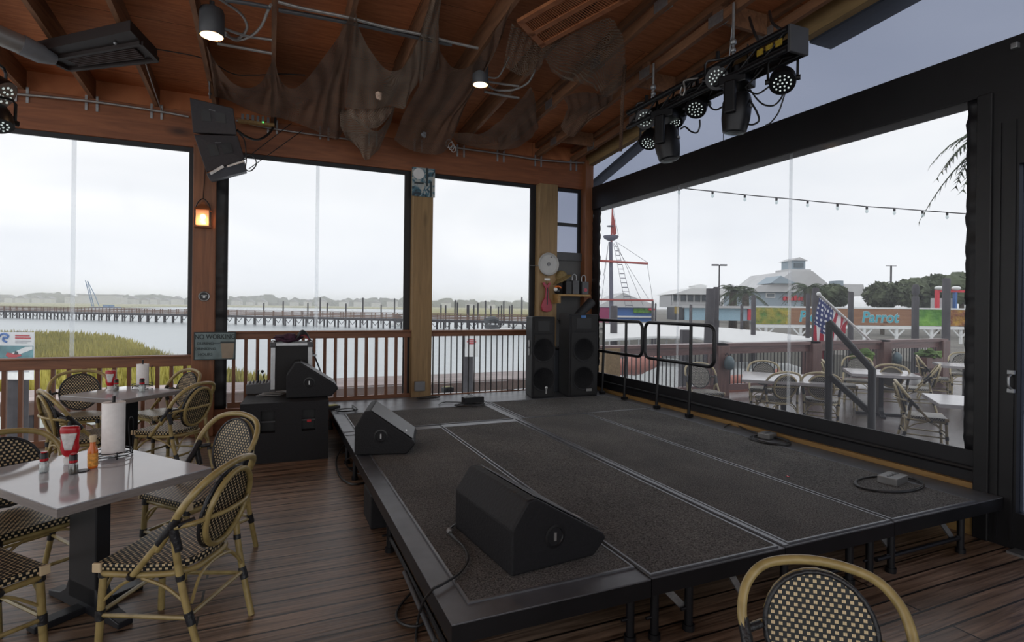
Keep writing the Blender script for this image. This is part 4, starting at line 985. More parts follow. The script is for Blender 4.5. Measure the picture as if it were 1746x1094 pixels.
net('long pointed tail of brown net hanging over the header beam',[
 [(578,184,6.7),(596,190,6.7),(610,200,6.7),(640,224,6.7),(660,206,6.7),(672,184,6.7)],
 [(580,215,6.9),(598,222,6.9),(612,232,6.9),(636,234,6.9),(655,225,6.9),(668,205,6.9)],
 [(590,236,7.1),(605,240,7.1),(614,250,7.1),(628,254,7.1),(644,246,7.1),(656,232,7.1)],
 [(614,252,7.2),(617,262,7.2),(620,270,7.2),(626,273,7.2),(636,264,7.2),(647,254,7.2)]],'netl',.02,5)
net('narrow rope-like fold of net gathered up the rafter at the top centre',[
 [(733,-4,5.2),(740,-4,5.2),(747,-4,5.2),(752,0,5.2)],
 [(722,40,5.5),(732,42,5.5),(741,42,5.5),(748,40,5.5)],
 [(711,82,5.8),(724,88,5.8),(736,90,5.8),(748,80,5.8)],
 [(716,143,6.1),(724,130,6.1),(735,125,6.1),(748,118,6.1)]],'netl',.03,6,16)
net('big dark fishing net hanging over the head of the middle post',[
 [(742,45,5.5),(752,88,5.75),(770,113,5.9),(792,117,5.9),(815,98,5.8),(840,62,5.6),(875,2,5.2)],
 [(738,85,6.0),(752,118,6.15),(772,136,6.2),(792,138,6.2),(812,130,6.1),(832,108,6.0),(858,60,5.7)],
 [(715,147,6.4),(738,160,6.4),(762,170,6.5),(780,172,6.5),(795,165,6.4),(808,150,6.4),(822,130,6.3)],
 [(690,190,6.8),(712,205,6.8),(735,212,6.85),(755,210,6.85),(770,200,6.8),(782,190,6.8),(795,175,6.7)],
 [(672,238,7.15),(692,252,7.2),(715,260,7.2),(735,263,7.2),(752,262,7.2),(763,252,7.2),(770,238,7.2)]],'net',.04,7)
net('open-meshed fishing net beside the right can light under the shutter',[
 [(872,40,5.4),(884,48,5.4),(900,60,5.4),(915,75,5.4),(930,80,5.4)],
 [(862,85,5.6),(880,92,5.6),(898,98,5.6),(915,100,5.6),(928,96,5.6)],
 [(858,112,5.8),(872,122,5.8),(890,130,5.8),(905,128,5.8),(922,116,5.8)]],'neto',.02,8)
net('open-meshed fishing net with a shell stretched under the shutter corner',[
 [(925,82,5.3),(950,72,5.2),(985,52,5.1),(1020,36,5.0),(1042,32,4.95),(1062,60,4.95)],
 [(930,100,5.4),(955,98,5.35),(985,88,5.3),(1015,82,5.2),(1042,80,5.1),(1068,92,5.0)],
 [(938,117,5.5),(958,133,5.5),(985,139,5.45),(1010,142,5.4),(1038,130,5.3),(1066,110,5.1)],
 [(940,119,5.5),(960,135,5.5),(987,141,5.45),(1012,150,5.4),(1034,166,5.35),(1060,148,5.2)]],'neto',.02,9)
net('low fishing net sagging above the header beam right of the middle post',[
 [(905,148,6.3),(880,178,6.5),(850,208,6.7),(820,228,6.9),(795,226,7.0),(768,228,7.1)],
 [(912,160,6.4),(892,195,6.6),(872,222,6.8),(850,238,6.95),(815,245,7.1),(775,238,7.15)],
 [(918,215,6.8),(905,235,6.9),(885,250,7.05),(858,255,7.15),(815,252,7.2),(778,243,7.2)]],'net',.03,10)
net('dark net scrap hanging from the truss below the shell net',[
 [(962,165,5.8),(985,158,5.8),(1010,158,5.75),(1035,163,5.7),(1045,160,5.7)],
 [(968,185,5.9),(985,190,5.9),(1005,194,5.9),(1025,188,5.8),(1042,172,5.75)],
 [(955,215,6.2),(965,228,6.2),(978,233,6.2),(990,220,6.1),(1002,195,6.0)]],'net',.02,11)
tag(obj('net_cord',MB().tube(curve([onY(1066,110,5.1),onY(1062,160,5.2),onY(1060,210,5.3),onY(1058,258,5.4)],6),.02,6),M['net'],smooth=True),'narrow strand of net hanging straight down left of the lighting bar','net cord')
for px,py,Y,l in((646,162,6.1,'pale seashell caught in the pale centre net'),(998,128,5.35,'pinkish seashell caught in the net under the shutter'),(722,228,6.95,'small grey seashell in the dark net over the middle post')):
    p=onY(px,py,Y); b=MB()
    b.ball(p,.035,12,8,.6,px,(1,.7,1.1)).ball(p+V((.012,-.01,-.03)),.022,8,6,.5,px)
    tag(obj('seashell',b,M['shell'] if px!=722 else M['grey'],smooth=True),l,'seashell')
# ---------------------------------------------------------------- hanging line-array speakers on the left
M['array']=mat('array_speaker',(.024,.020,.024),.6,0,.2,40)
def array_box(label,q,Yt,Yb):
    tl,tr,br,bl=[onY(q[0],q[1],Yt),onY(q[2],q[3],Yt),onY(q[4],q[5],Yb),onY(q[6],q[7],Yb)]
    ctr=(tl+tr+bl+br)/4; t=thing('hanging_loudspeaker',label,'loudspeaker',tuple(ctr))
    f=[p-ctr for p in(tl,tr,br,bl)]; n=(f[1]-f[0]).cross(f[3]-f[0]).normalized(); n=n if n.y<0 else -n
    bk=[p-n*.30+(p*-.22) for p in f]
    b=MB(); b.add(f+bk,[(0,1,2,3),(7,6,5,4),(0,4,5,1),(1,5,6,2),(2,6,7,3),(3,7,4,0)])
    obj('cabinet',b,M['array'],t,bevel=.008)
    L=lambda u,v:(f[0].lerp(f[1],u)).lerp(f[3].lerp(f[2],u),v)
    for a,b_ in((.22,.44),(.55,.78)):
        m=MB(); pts=[L(a,.28),L(b_,.28),L(b_,.62),L(a,.62)]; m.add([p+n*.004 for p in pts]+[p-n*.01 for p in pts],[(0,1,2,3),(0,4,5,1),(1,5,6,2),(2,6,7,3),(3,7,4,0)]); obj('vent',m,M['black'],t)
    obj('badge',MB().beam(L(.42,.24)+n*.004,L(.56,.25)+n*.004,.008,.006,n),M['grey'],t)
    return t,L,n,ctr
t1=array_box('upper black loudspeaker of the hanging pair on the reddish post',(323,166,398,184,404,230,329,226),6.9,6.93)
t2=array_box('lower tilted black loudspeaker of the hanging pair on the reddish post',(330,229,405,231,418,272,352,294),6.92,7.02)
t=thing('speaker_bracket','grey metal bracket plate under the hanging loudspeakers','bracket')
a,b,c_,d=onY(352,296,7.0),onY(416,272,7.0),onY(420,292,7.08),onY(358,308,7.08)
m=MB(); pts=[a,b,c_,d]; m.add(pts+[p+V((0,.25,.03)) for p in pts],[(0,1,2,3),(7,6,5,4),(0,4,5,1),(1,5,6,2),(2,6,7,3),(3,7,4,0)])
obj('plate',m,M['tower'],t,bevel=.006); obj('arm',MB().beam(a.lerp(b,.1)+V((0,-.01,-.02)),a.lerp(b,.45)+V((0,-.012,.01)),.012,.03).beam(a.lerp(b,.55)+V((0,-.01,-.01)),b+V((0,-.01,-.02)),.012,.02),M['steel'],t)
ch=MB().tube([onY(358,168,6.95),onroof(357,138)],.008).ball(onY(358,160,6.95),.018).ball(onY(358,150,6.98),.016)
tag(obj('hanging_chain',ch,M['steel'],smooth=True),'steel chain holding up the hanging loudspeakers','chain')
cable('black cable looping from the hanging speakers along the header',[onY(404,222,7.0),onY(420,233,7.1),onY(440,238,7.2),onY(458,228,7.35),onY(468,212,7.45),onY(470,198,7.45)],.014)
cable('thin cable loop below the hanging speakers against the sky',[onY(412,275,7.0),onY(422,263,7.0),onY(433,268,7.0),onY(437,280,7.0),onY(428,291,7.0),onY(419,288,7.0),onY(420,270,7.0),onY(417,240,7.0),onY(408,228,7.0)],.007)
cable('upper thin stay wire slanting from the header to the hanging speakers',[onY(417,272,7.05),onY(497,210,7.3)],.005)
cable('lower thin stay wire slanting from the header to the hanging speakers',[onY(424,288,7.05),onY(516,222,7.3)],.005)
t=thing('junction_shelf','small cluttered power strip with a green light above the window header','power strip')
p0,p1=onY(406,206,7.4),onY(468,214,7.4)
obj('strip',MB().beam(p0,p1,.08,.03),M['sill'],t)
pl=MB()
for k in range(6): q=p0.lerp(p1,.12+.14*k)+V((0,-.01,.04)); pl.box(q-V((.014,.02,.03)),q+V((.014,.02,.045)))
obj('plugs',pl,M['grey'],t); obj('green_light',MB().ball(p0.lerp(p1,.68)+V((0,-.045,.01)),.009),emis('green_led',(.1,1,.2),2),t)
cb=MB(); q=onY(766,245,7.45)
for k in range(3): cb.tube([q+V((.05*math.cos(a*.6)*(1-.15*k)+.03*k,0,.06*math.sin(a*.6)*(1-.1*k)-.03*k)) for a in range(11)],.006,6,True)
tag(obj('white_cord',cb,M['white'],smooth=True),'small white cord coil on the header beam right of the middle post','cord')
# ---------------------------------------------------------------- lighting bar on the right
LXB=3.70
ea=onX(1358,78,LXB); eb=onX(1082,200,LXB)
zb=(ea.z+eb.z)/2; zc_=.12
t=thing('lighting_truss','black lighting bar hung along the right side under the roof','lighting bar',(LXB,ea.y,zb))
Lb=eb.y-ea.y; tr=MB()
C3=[(-.09,.075),(.09,.075),(-.09,-.085),(.09,-.085)]
for x,z in C3: tr.tube([(x,0,z),(x,Lb,z)],.024,8)
for k in range(8):
    y0,y1=Lb*k/8,Lb*(k+1)/8
    for (a,b) in ((0,1),(2,3),(0,2),(1,3)):
        tr.tube([(C3[a][0],y0,C3[a][1]),(C3[b][0],y1,C3[b][1])],.009,6)
obj('bars',tr,M['blackmetal'],t,smooth=True)
obj('end_plate',MB().box((-.10,-.03,-.11),(.10,.0,.10)),M['darkgrey'],t,bevel=.006)
obj('side_sheet',MB().box((-.097,.0,-.11),(-.087,Lb,-.05)).box((-.097,0,.04),(-.087,Lb,.10)).box((.083,0,-.10),(.093,Lb,.09)),M['black'],t)
hz=MB()
M['hazard']=mat('yellow_tape',(.30,.20,.02),.5,0,.5,30)
for k in range(3): hz.box((-.10,.05+.09*k,-.03+.01*(k%2)),(-.092,.11+.09*k,.02))
obj('yellow_tape',hz,M['hazard'],t)
for yy in(.62,Lb-.35): obj('shackle',MB().tube([(-.02,yy,.12),(-.02,yy,RB(ea.y+yy)-zb+.06)],.012).tube([(.03,yy+.1,.12),(.0,yy+.02,RB(ea.y+yy)-zb)],.006).ball((-.02,yy,.25),.03).ball((-.02,yy,.18),.025),M['steel'],t)
def par(label,px,py,r,aim,x=LXB,yoke=True,top=None):
    p=onX(px,py,x); t=thing('par_light',label,'stage light',tuple(p))
    d=V(aim).normalized(); Mx=d.to_track_quat('Z','Y').to_matrix().to_4x4()
    obj('can',MB().lathe([(r*.96,0),(r,.0),(r*1.02,-.02),(r*.98,-.09),(r*.72,-.16),(r*.3,-.175),(0,-.175)],28,Mx),M['blackmetal'],t,smooth=True)
    obj('face',MB().lathe([(r*.95,-.006),(r*.95,-.002),(0,-.002)],28,Mx),M['black'],t)
    le=MB()
    spots=[(0,0)]+[(r*.32*math.cos(PI/3*k),r*.32*math.sin(PI/3*k)) for k in range(6)]+[(r*.63*math.cos(PI/6*k+.26),r*.63*math.sin(PI/6*k+.26)) for k in range(12)]
    for a,b in spots: le.ball(Mx@V((a,b,.001)),r*.078,8,5)
    obj('led_lenses',le,M['led'],t,smooth=True)
    if yoke:
        side=Mx@V((1,0,0)); side.z=0
        if side.length<.1: side=V((0,1,0))
        side.normalize(); h=r*1.75; o_=Mx@V((0,0,-.06))
        obj('yoke',MB().tube([o_+side*r*1.08,o_+side*r*1.1+V((0,0,h*.85)),o_+side*r*.9+V((0,0,h)),o_-side*r*.9+V((0,0,h)),o_-side*r*1.1+V((0,0,h*.85)),o_-side*r*1.08],.011,6),M['blackmetal'],t,smooth=True)
        obj('yoke_knob',MB().tube([o_+side*r*1.0,o_+side*r*1.3],.022).tube([o_-side*r*1.0,o_-side*r*1.3],.022),M['blackmetal'],t)
        obj('clamp',MB().tube([o_+V((0,0,h)),o_+V((0,0,h+.07))],.018),M['blackmetal'],t)
    return p
cam_dir=V((-.75,-.6,-.30))
par('round LED stage light hanging alone at the near right end of the lighting bar',1334,142,.098,(-.55,-.45,-.75))
par('round LED stage light on the lighting bar facing the viewer, second from the right',1222,133,.098,(-.75,-.62,-.25),LXB-.10)
par('round LED stage light under the bar, just left of the large moving head',1186,186,.10,(-.6,-.35,-.7))
par('dim round LED stage light half behind others, left of the middle of the bar',1150,206,.09,(-.6,-.1,-.75),LXB+.05)
par('round LED stage light at the far left end of the lighting bar facing the viewer',1100,203,.105,(-.75,-.62,-.3),LXB-.05)
par('round LED stage light hanging lowest at the far left end of the lighting bar',1105,244,.10,(-.5,-.25,-.85),LXB+.05)
def mover(label,px,py,s,tilt):
    p=onX(px,py,LXB-.02); t=thing('moving_head_light',label,'stage light',tuple(p),.4)
    obj('base',MB().box((-.12*s,-.12*s,.20*s),(.12*s,.12*s,.29*s)).tube([(0,0,.29*s),(0,0,.40*s)],.03*s),M['blackmetal'],t,bevel=.015)
    for q in(-1,1): obj('yoke_arm',MB().box((q*.145*s-.025*s,-.05*s,-.06*s),(q*.145*s+.025*s,.05*s,.22*s)),M['blackmetal'],t,bevel=.015)
    Mx=Matrix.Rotation(tilt,4,'X')
    obj('head',MB().lathe([(.02,.14*s),(.10*s,.13*s),(.125*s,.06*s),(.12*s,-.08*s),(.10*s,-.19*s),(.07*s,-.20*s)],18,Mx),M['blackmetal'],t,smooth=True)
    obj('lens',MB().lathe([(.085*s,-.203*s),(0,-.215*s)],18,Mx),M['glass'],t,smooth=True)
    obj('silver_mark',MB().box((-.02*s,-.135*s,.0),(.02*s,-.12*s,.02*s)),M['steel'],t)
mover('large black moving-head spotlight hanging below the middle of the lighting bar',1256,188,.98,.1)
mover('black moving-head spotlight hanging below the far left end of the lighting bar',1137,240,1.02,-.15)
q=lambda x,y,dx=0: onX(x,y,LXB+dx)
cable('black cable drooping between two stage lights left of the large moving head',[q(1208,178),q(1214,185),q(1222,187),q(1232,182),q(1238,181)],.008)
cable('black cable loop hanging under the left lights of the bar',[q(1160,220),q(1168,216),q(1178,224),q(1188,226),q(1193,216),q(1193,204)],.008)
cable('long black cable loop hanging right of the large moving head',[q(1275,75),q(1276,140),q(1284,160),q(1300,177),q(1318,180),q(1330,170),q(1335,160)],.007)
cable('black cable crossing from the bar to the lone right stage light',[q(1302,115),q(1280,140),q(1272,150),q(1290,160),q(1308,150),q(1320,140)],.007)
cable('thin black cable dropping from the lone right stage light to the beam',[q(1338,160),q(1328,190),q(1315,208),q(1305,214)],.006)
cable('black cable loop at the right side of the large moving head',[q(1278,170),q(1290,190),q(1294,205),q(1285,212),q(1275,212)],.008)
cable('pale cable dangling at the left middle of the lighting bar',[q(1190,133,-.12),q(1172,136,-.12),q(1166,140,-.12),q(1168,152,-.12),q(1165,162,-.12),q(1160,158,-.12),q(1163,148,-.12)],.009,m='conduit')
cable('black rope hanging from the roof above the lighting bar, left one',[onroof(1278,30),q(1284,50),q(1296,76)],.012)
cable('black rope hanging from the roof above the lighting bar, right one',[onroof(1312,20),q(1318,40),q(1340,55)],.012)
t=par('round LED stage light cut off by the left frame edge, upper one',4,165,.13,(.8,-.1,-.55),-1.9,True)
t=par('dark stage light cut off by the left frame edge below the other one',-4,215,.10,(.2,-.3,-.9),-1.9,True)
# ================================================================ outside
def face_frame(name,label,cat,px,py,d,group=None):      # local X right, Y away, Z up, upright, square to the view
    p=at(px,py,d); return thing(name,label,cat,tuple(p),-YAW,group)
def dp(px,d,z): p=at(px,CY+(px-873)*.0118,d); return V((p.x,p.y,z))
M['water']=mat('water_surface',(.42,.46,.47),.3,0,.06,.6,.6)  # base colour raised to carry the pale sky reflection
m=M['water'];t_=m.node_tree;b_=t_.nodes['Principled BSDF']
nz=N(t_,'ShaderNodeTexNoise'); nz.inputs['Scale'].default_value=1.4; nz.inputs['Detail'].default_value=6; t_.links.new(coords(t_,(.5,1.6,1)),nz.inputs['Vector']); bump(t_,b_,nz.outputs[0],.12,.2)
obj('water',MB().add([(-1800,8,-3),(1500,8,-3),(1500,2600,-3),(-1800,2600,-3)],[(0,1,2,3)]).add([(4.9,-20,-3),(60,-20,-3),(60,8,-3),(4.9,8,-3)],[(0,1,2,3)]),M['water'],kind='structure')
M['ground']=mat('sandy_ground',(.16,.15,.13),.9,0,.2,.3)
g=[dp(1015,62,0),dp(1250,44,0),dp(1900,24,0),dp(2300,300,0),dp(1900,900,0),dp(1000,900,0)]
obj('ground',MB().slab([(p.x,p.y) for p in g],-3.2,-1.3),M['ground'],kind='structure')
M['fmarsh']=foliage('far_marsh',(.27,.25,.09),(.36,.34,.15),.05)
g=[dp(-400,330,0),dp(120,330,0),dp(330,520,0),dp(450,560,0),dp(690,520,0),dp(735,260,0),dp(960,230,0),dp(960,900,0),dp(-400,900,0)]
tag(obj('marsh_grass',MB().slab([(p.x,p.y) for p in g],-3.1,-2.3),M['fmarsh'],kind='stuff'),'yellow-green marsh flats on the far shore','grass')
# near marsh grass, thousands of blades
M['grass']=foliage('marsh_blades',(.27,.25,.045),(.52,.45,.11),.35)
edge=[(-60,56),(60,57),(130,57),(180,54),(220,47),(260,38),(300,32),(335,28.5),(400,26),(455,24.5)]
gb=MB(); rr=random.Random(3)
def fard(px):
    for (a,b),(c,d) in zip(edge,edge[1:]):
        if a<=px<=c: return b+(d-b)*(px-a)/(c-a)
    return 24
for k in range(15000):
    px=rr.uniform(-60,452); f=fard(px); d0=23.2; d=d0+(f-d0)*rr.random()**.75
    if f-d0<.3: continue
    p=dp(px,d,-2.75); h=rr.uniform(.9,1.55)*(1.0 if d<f-1 else .8); w=.035+.0016*d; a=rr.uniform(0,PI); ln=rr.uniform(-.35,.35)
    dx,dy=math.cos(a)*w,math.sin(a)*w; q=p+V((ln*math.cos(YAW)*.8,rr.uniform(-.2,.2),h)); mid=p.lerp(q,.55)-V((ln*.15,0,-.08))
    gb.add([p-V((dx,dy,0)),p+V((dx,dy,0)),mid+V((dx*.8,dy*.8,0)),mid-V((dx*.8,dy*.8,0)),q],[(0,1,2,3),(3,2,4)])
tag(obj('marsh_grass',gb,M['grass'],kind='stuff'),'tall yellow-green marsh grass growing just beyond the railing','grass')
g=[dp(px,d+.5,0) for px,d in edge]+[dp(455,23,0),dp(-60,23,0)]
obj('mud_bank',MB().slab([(p.x,p.y) for p in g],-3.1,-2.72),mat('mud',(.10,.09,.06),.8,0,.3,1),kind='structure')
# far shore trees and houses
M['ftree']=foliage('far_trees',(.03,.045,.03),(.08,.10,.06),.03)
tb=MB(); rr=random.Random(5)
px=-300
while px<1020:
    d=rr.uniform(880,960); hh=rr.uniform(7,13)*(1 if px<700 else .9); p=dp(px,d,-2)
    tb.ball(p+V((0,0,hh*.30)),hh,9,6,.5,px,(rr.uniform(.8,1.7),1,rr.uniform(.75,1.05))); px+=rr.uniform(5,10)
tag(obj('tree_line',tb,M['ftree'],kind='stuff'),'hazy line of trees along the far shore','trees')
M['fwall']=mat('far_house_wall',(.50,.50,.50),.8); M['froof']=mat('far_house_roof',(.20,.20,.22),.8)
rr=random.Random(11)
for k,px in enumerate([14,34,61,82,224,247,262,281,300,402,425,446,500,523,548,585,610,640,668,760,800,838]):
    d=820; s=d/945; w=rr.uniform(11,17)*s; h=rr.uniform(6,9)*s
    t=thing('shore_house','small pale house among the trees on the far shore','house',tuple(dp(px,d,-2.3)),-YAW,'houses on the far shore')
    obj('wall',MB().box((-w/2,0,0),(w/2,8,h)),M['fwall'],t); obj('roof',MB().prism([(-w*.58,h),(w*.58,h),(0,h+w*.33)],9,Matrix.Translation((0,-.5,0))),M['froof'],t)
t=thing('apartment_block','long low pale apartment block on the far shore behind the crane','building',tuple(dp(162,800,-2.3)),-YAW)
s=800/945
obj('wall',MB().box((-52*s,0,0),(44*s,14,11*s)).box((-30*s,0,11*s),(36*s,14,14.5*s)),M['fwall'],t); obj('roof',MB().box((-31*s,-1,14.5*s),(38*s,15,16*s)).box((-54*s,-1,11*s),(-30*s,15,12*s)),M['froof'],t)
# pier
M['pier']=mat('weathered_pier_wood',(.19,.115,.085),.8,0,.3,.8); M['pile']=mat('dark_pile_wood',(.055,.05,.055),.8,0,.3,2)
pa,pb=dp(-140,152,0),dp(930,96,0); dv=(pb-pa); PL=dv.length; dv.normalize()
t=thing('boardwalk_pier','long weathered boardwalk pier with railings crossing the water','pier',tuple(pa),math.atan2(dv.y,dv.x))
obj('deck',MB().box((0,-.1,-1.55),(PL,2.6,-1.1)),M['pile'],t)
rl=MB()
for y in(0,2.5):
    for z,h in((.0,.09),(-.32,.16),(-.62,.16),(-.90,.16)): rl.box((0,y-.03,z-h/2),(PL,y+.03,z+h/2))
obj('railing',rl,M['pier'],t)
ps=MB(); x=0
while x<PL: ps.box((x-.07,-.07,-1.1),(x+.07,.07,.06)).box((x-.07,2.43,-1.1),(x+.07,2.57,.06)); x+=2.4
obj('railing_posts',ps,M['pier'],t)
x=1.0;k=0
while x<PL and k<70:
    b=MB().tube([(x,0,-3.4),(x,0,-1.5)],.17,6).tube([(x+.0,2.4,-3.4),(x+.0,2.4,-1.5)],.17,6)
    b.tube([(x,0,-1.6),(x+.75,0,-2.45),(x+1.5,0,-1.6)],.07,5)
    obj('pile_bent',b,M['pile'],t); x+=PL/70;k+=1
for px,yt in [(450,516),(483,513),(525,516),(546,507),(558,516),(590,517),(619,507),(650,519),(673,508),(752,519),(760,520),(776,511),(780,515),(798,519),(808,520),(815,516),(828,512),(837,521),(850,522),(855,520),(859,513),(869,521),(873,519),(890,506)]:
    d=130 if px<700 else 112; p=at(px,yt,d); r=.16 if px!=798 else .3
    tag(obj('mooring_pile',MB().lathe([(r,-3.3-p.z),(r,-.1),(r*.4,0),(0,0)],8),M['pile'],loc=tuple(p)),'thin dark mooring pile standing in the water behind the long pier','pile','mooring piles behind the pier')
def boat(label,px,d,L,rz,top,canopy=False):
    t=thing('motor_boat',label,'boat',tuple(dp(px,d,-3.05)),rz)
    hull=[(-L/2,.05),(-L*.48,.75),(L*.5,.95),(L*.42,.05)]
    obj('hull',MB().prism(hull,2.2,Matrix.Translation((0,-1.1,0))),M['white'],t,bevel=.12)
    obj('cabin',MB().prism([(-L*.2,.8),(L*.12,.8),(L*.02,1.5),(-L*.2,1.5)],1.6,Matrix.Translation((0,-.8,0))),M['white' if not canopy else 'darkgrey'],t)
    if canopy: obj('canopy',MB().tube(curve([(-L*.3,0,top),(-L*.05,0,top+.25),(L*.1,0,top-.1)],5),.5,8).tube([(-L*.3,-.8,.8),(-L*.28,-.6,top)],.05).tube([(L*.1,-.8,.8),(L*.08,-.6,top)],.05),M['darkgrey'],t)
boat('small motor boat with a dark canopy moored right of the middle post',843,92,6,.3,2.2,True)
boat('white motor boat moored behind the pier near the tall loudspeakers',878,110,7,.2,1.6)
boat('small boat with a dark cover behind the pier left of the middle post',680,118,4,.2,1.9,True)
# crane
t=face_frame('crane','blue lattice-boom crane on a barge in front of the far shore','crane',157,522,330); s=330/945
M['craneblue']=mat('crane_blue',(.10,.20,.34),.6)
bm=MB()
for (x0,z0,x1,z1) in((0,0,-12,44),(3,0,-8,43),(-8,43,5,18),(5,18,12,0)): bm.tube([(x0*s,0,z0*s),(x1*s,0,z1*s)],.22,5)
for k in range(10): a=k/10; bm.tube([((-12*a)*s,0,44*a*s),((3-11*(a+.1))*s,0,43*(a+.1)*s)],.12,4)
obj('boom',bm,M['craneblue'],t); obj('cab',MB().box((18*s,0,-1*s),(30*s,4,3*s)).box((-4*s,0,-3*s),(34*s,8,-1*s)),M['craneblue'],t)
# near dock
M['dock']=planks('dock_boards',(.20,.15,.14),(.36,.29,.27),.16,2.5,(.4,.6)); M['dockside']=mat('dock_fascia',(.12,.075,.06),.8,0,.25,2)
t=thing('floating_dock','weathered pinkish-brown wooden dock just beyond the railing','dock')
obj('deck',MB().box((-30,22.3,-1.66),(22,24.9,-1.6)),M['dock'],t); obj('fascia',MB().box((-30,22.22,-2.05),(22,22.32,-1.67)).box((-30,22.25,-2.95),(2,22.4,-2.5)),M['dockside'],t)
for k in range(12): obj('pile',MB().tube([(-28+4.2*k,22.45,-3.4),(-28+4.2*k,22.45,-1.66)],.17,8),M['pile'],t)
# sign pile beyond the railing
p=dp(799,21.6,0); 
tag(obj('mooring_pile',MB().lathe([(.21,-3.4),(.21,.55),(.18,.60),(0,.62)],12),M['pile'],loc=tuple(p)),'dark mooring pile with a white notice, seen through the thin balusters','pile')
q=at(804,590,21.25); t=thing('dock_notice','white notice with red heading fixed to a dark pile beyond the balusters','sign',tuple(q),-YAW+.1)
M['redink']=mat('red_ink',(.50,.05,.06),.6)
obj('board',MB().box((-.25,-.02,-.40),(.25,.0,.40)),M['white'],t)
for k,(w,z) in enumerate(((.30,.25),(.36,.17),(.26,.10))): obj('red_line',MB().box((-w/2,-.026,z-.022),(w/2,-.02,z+.022)),M['redink'],t)
# large banner at the left
q=at(24,607,15.5); s=15.5/945; t=thing('advert_banner','white and teal watersport banner with a red jet ski at the left frame edge','sign',tuple(q),-YAW+.0)
M['teal']=mat('teal_print',(.10,.24,.26),.5,0,.45,3); M['blueink']=mat('blue_ink',(.06,.16,.42),.5); M['greyink']=mat('grey_ink',(.35,.35,.38),.6)
obj('sheet',MB().box((-50*s,0,-40*s),(33*s,.03,41*s)),M['white'],t)
obj('photo_area',MB().box((-50*s,-.012,-6*s),(33*s,0,18*s)),M['teal'],t)
obj('spray',MB().prism([(-6*s,4*s),(20*s,16*s),(32*s,17*s),(32*s,12*s),(4*s,1*s)],.006,Matrix.Translation((0,-.018,0))),M['white'],t)
obj('jet_ski',MB().prism([(-13*s,1*s),(-11*s,6*s),(-3*s,5*s),(2*s,3*s),(12*s,3*s),(14*s,1*s),(4*s,-2*s),(-8*s,-2*s)],.008,Matrix.Translation((0,-.024,0))),M['redink'],t)
obj('rider',MB().prism([(1*s,3*s),(3*s,9*s),(7*s,8*s),(9*s,3*s)],.008,Matrix.Translation((0,-.028,0))),M['signdark'],t)
wl=MB().tube(curve([(-28*s,-.012,26*s),(-24*s,-.012,35*s),(-17*s,-.012,38*s),(-10*s,-.012,35*s),(-12*s,-.012,31*s),(-17*s,-.012,32*s),(-18*s,-.012,27*s),(-12*s,-.012,24*s)],5),.028,6); obj('wave_emblem',wl,M['blueink'],t)
for z,w in((35,24),(31,26)): obj('red_line',MB().box((2*s,-.014,(z-1.1)*s),((2+w)*s,0,(z+1.1)*s)),M['redink'],t)
for z,w in((26,27),(23,20)): obj('grey_line',MB().box((2*s,-.014,(z-.6)*s),((2+w)*s,0,(z+.6)*s)),M['greyink'],t)
for z in(-14,-18,-22,-26): obj('grey_line',MB().box((-38*s,-.014,(z-.8)*s),(26*s,0,(z+.8)*s)),M['greyink'],t)
tag(obj('mooring_pile',MB().lathe([(.26,-3.4),(.26,.68),(0,.70)],12),M['pile'],loc=tuple(dp(31,15.8,0)+V((0,0,0)))),'dark pile standing behind the watersport banner','pile')
# ---------------------------------------------------------------- terrace
ZF=-.15
obj('terrace_floor',MB().box((4.87,-3,ZF-.15),(17,8.75,ZF)),M['terr'],kind='structure')
tx=[onz(1046,590,.9).x,onz(1236,586,.9).x,onz(1388,582,.9).x,onz(1517,580,.9).x,onz(1640,579,.9).x]; TY=8.5
M['trail']=wood('terrace_rail_wood',(.10,.045,.04),(.20,.10,.09),(1.2,12,12),.35)
M['tpost']=wood('terrace_post_wood',(.09,.04,.035),(.18,.09,.075),(12,12,1),.4)
desc=['first from the left, pale brown, behind the guard rail','second from the left, behind the lone chair','third from the left, beside the flag','fourth from the left, behind the second table','fifth from the left, at the black window border']
for x,l in zip(tx,desc):
    tag(obj('terrace_post',MB().box((x-.15,TY-.15,ZF),(x+.15,TY+.15,.86)),M['rake'] if 'first' in l else M['tpost'],bevel=.01),'square terrace railing post, '+l,'post')
sec=['first section from the left, behind the guard rail','second section from the left, behind the left terrace table','third section from the left, right of the flag','fourth section from the left, at the window border']
for (x0,x1),l in zip(zip(tx,tx[1:]),sec):
    t=thing('terrace_railing','red-brown terrace railing with black balusters, '+l,'railing',(x0,TY,ZF))
    Lr=x1-x0
    obj('top_rail',MB().box((-.15,-.10,.985),(Lr+.15,.12,1.05)).box((.15,-.05,.84),(Lr-.15,.0,.985)),M['trail'],t)
    obj('bottom_rail',MB().box((.15,-.03,.10),(Lr-.15,.03,.22)),M['trail'],t)
    n=int((Lr-.3)/.10)
    for k in range(n): x=.15+(k+.5)*(Lr-.3)/n; obj('baluster',MB().tube([(x,0,.2),(x,0,.86)],.011,6),M['blackmetal'],t)
def urn(label,px,py):
    p=onY(px,py,TY-.24); t=thing('post_lantern',label,'lantern',(p.x,TY-.25,p.z),0)
    M.setdefault('urn',mat('bluegrey_glaze',(.10,.15,.17),.3))
    obj('body',MB().lathe([(.05,-.14),(.09,-.10),(.10,.02),(.07,.10),(.03,.13),(0,.14)],14),M['urn'],t,smooth=True)
    obj('bracket',MB().tube([(0,0,.12),(0,.06,.18),(0,.12,.12)],.012),M['blackmetal'],t)
urn('blue-grey lantern hung on the second terrace post',1243,618); urn('blue-grey lantern hung on the fourth terrace post',1529,610)
zt=ZF+.715
def ttable(label,px,py,s,rz):
    p=onz(px,py,zt); table(label,p.x,p.y,s,s,rz,zt=zt,out=True,name='terrace_table',zf=ZF)
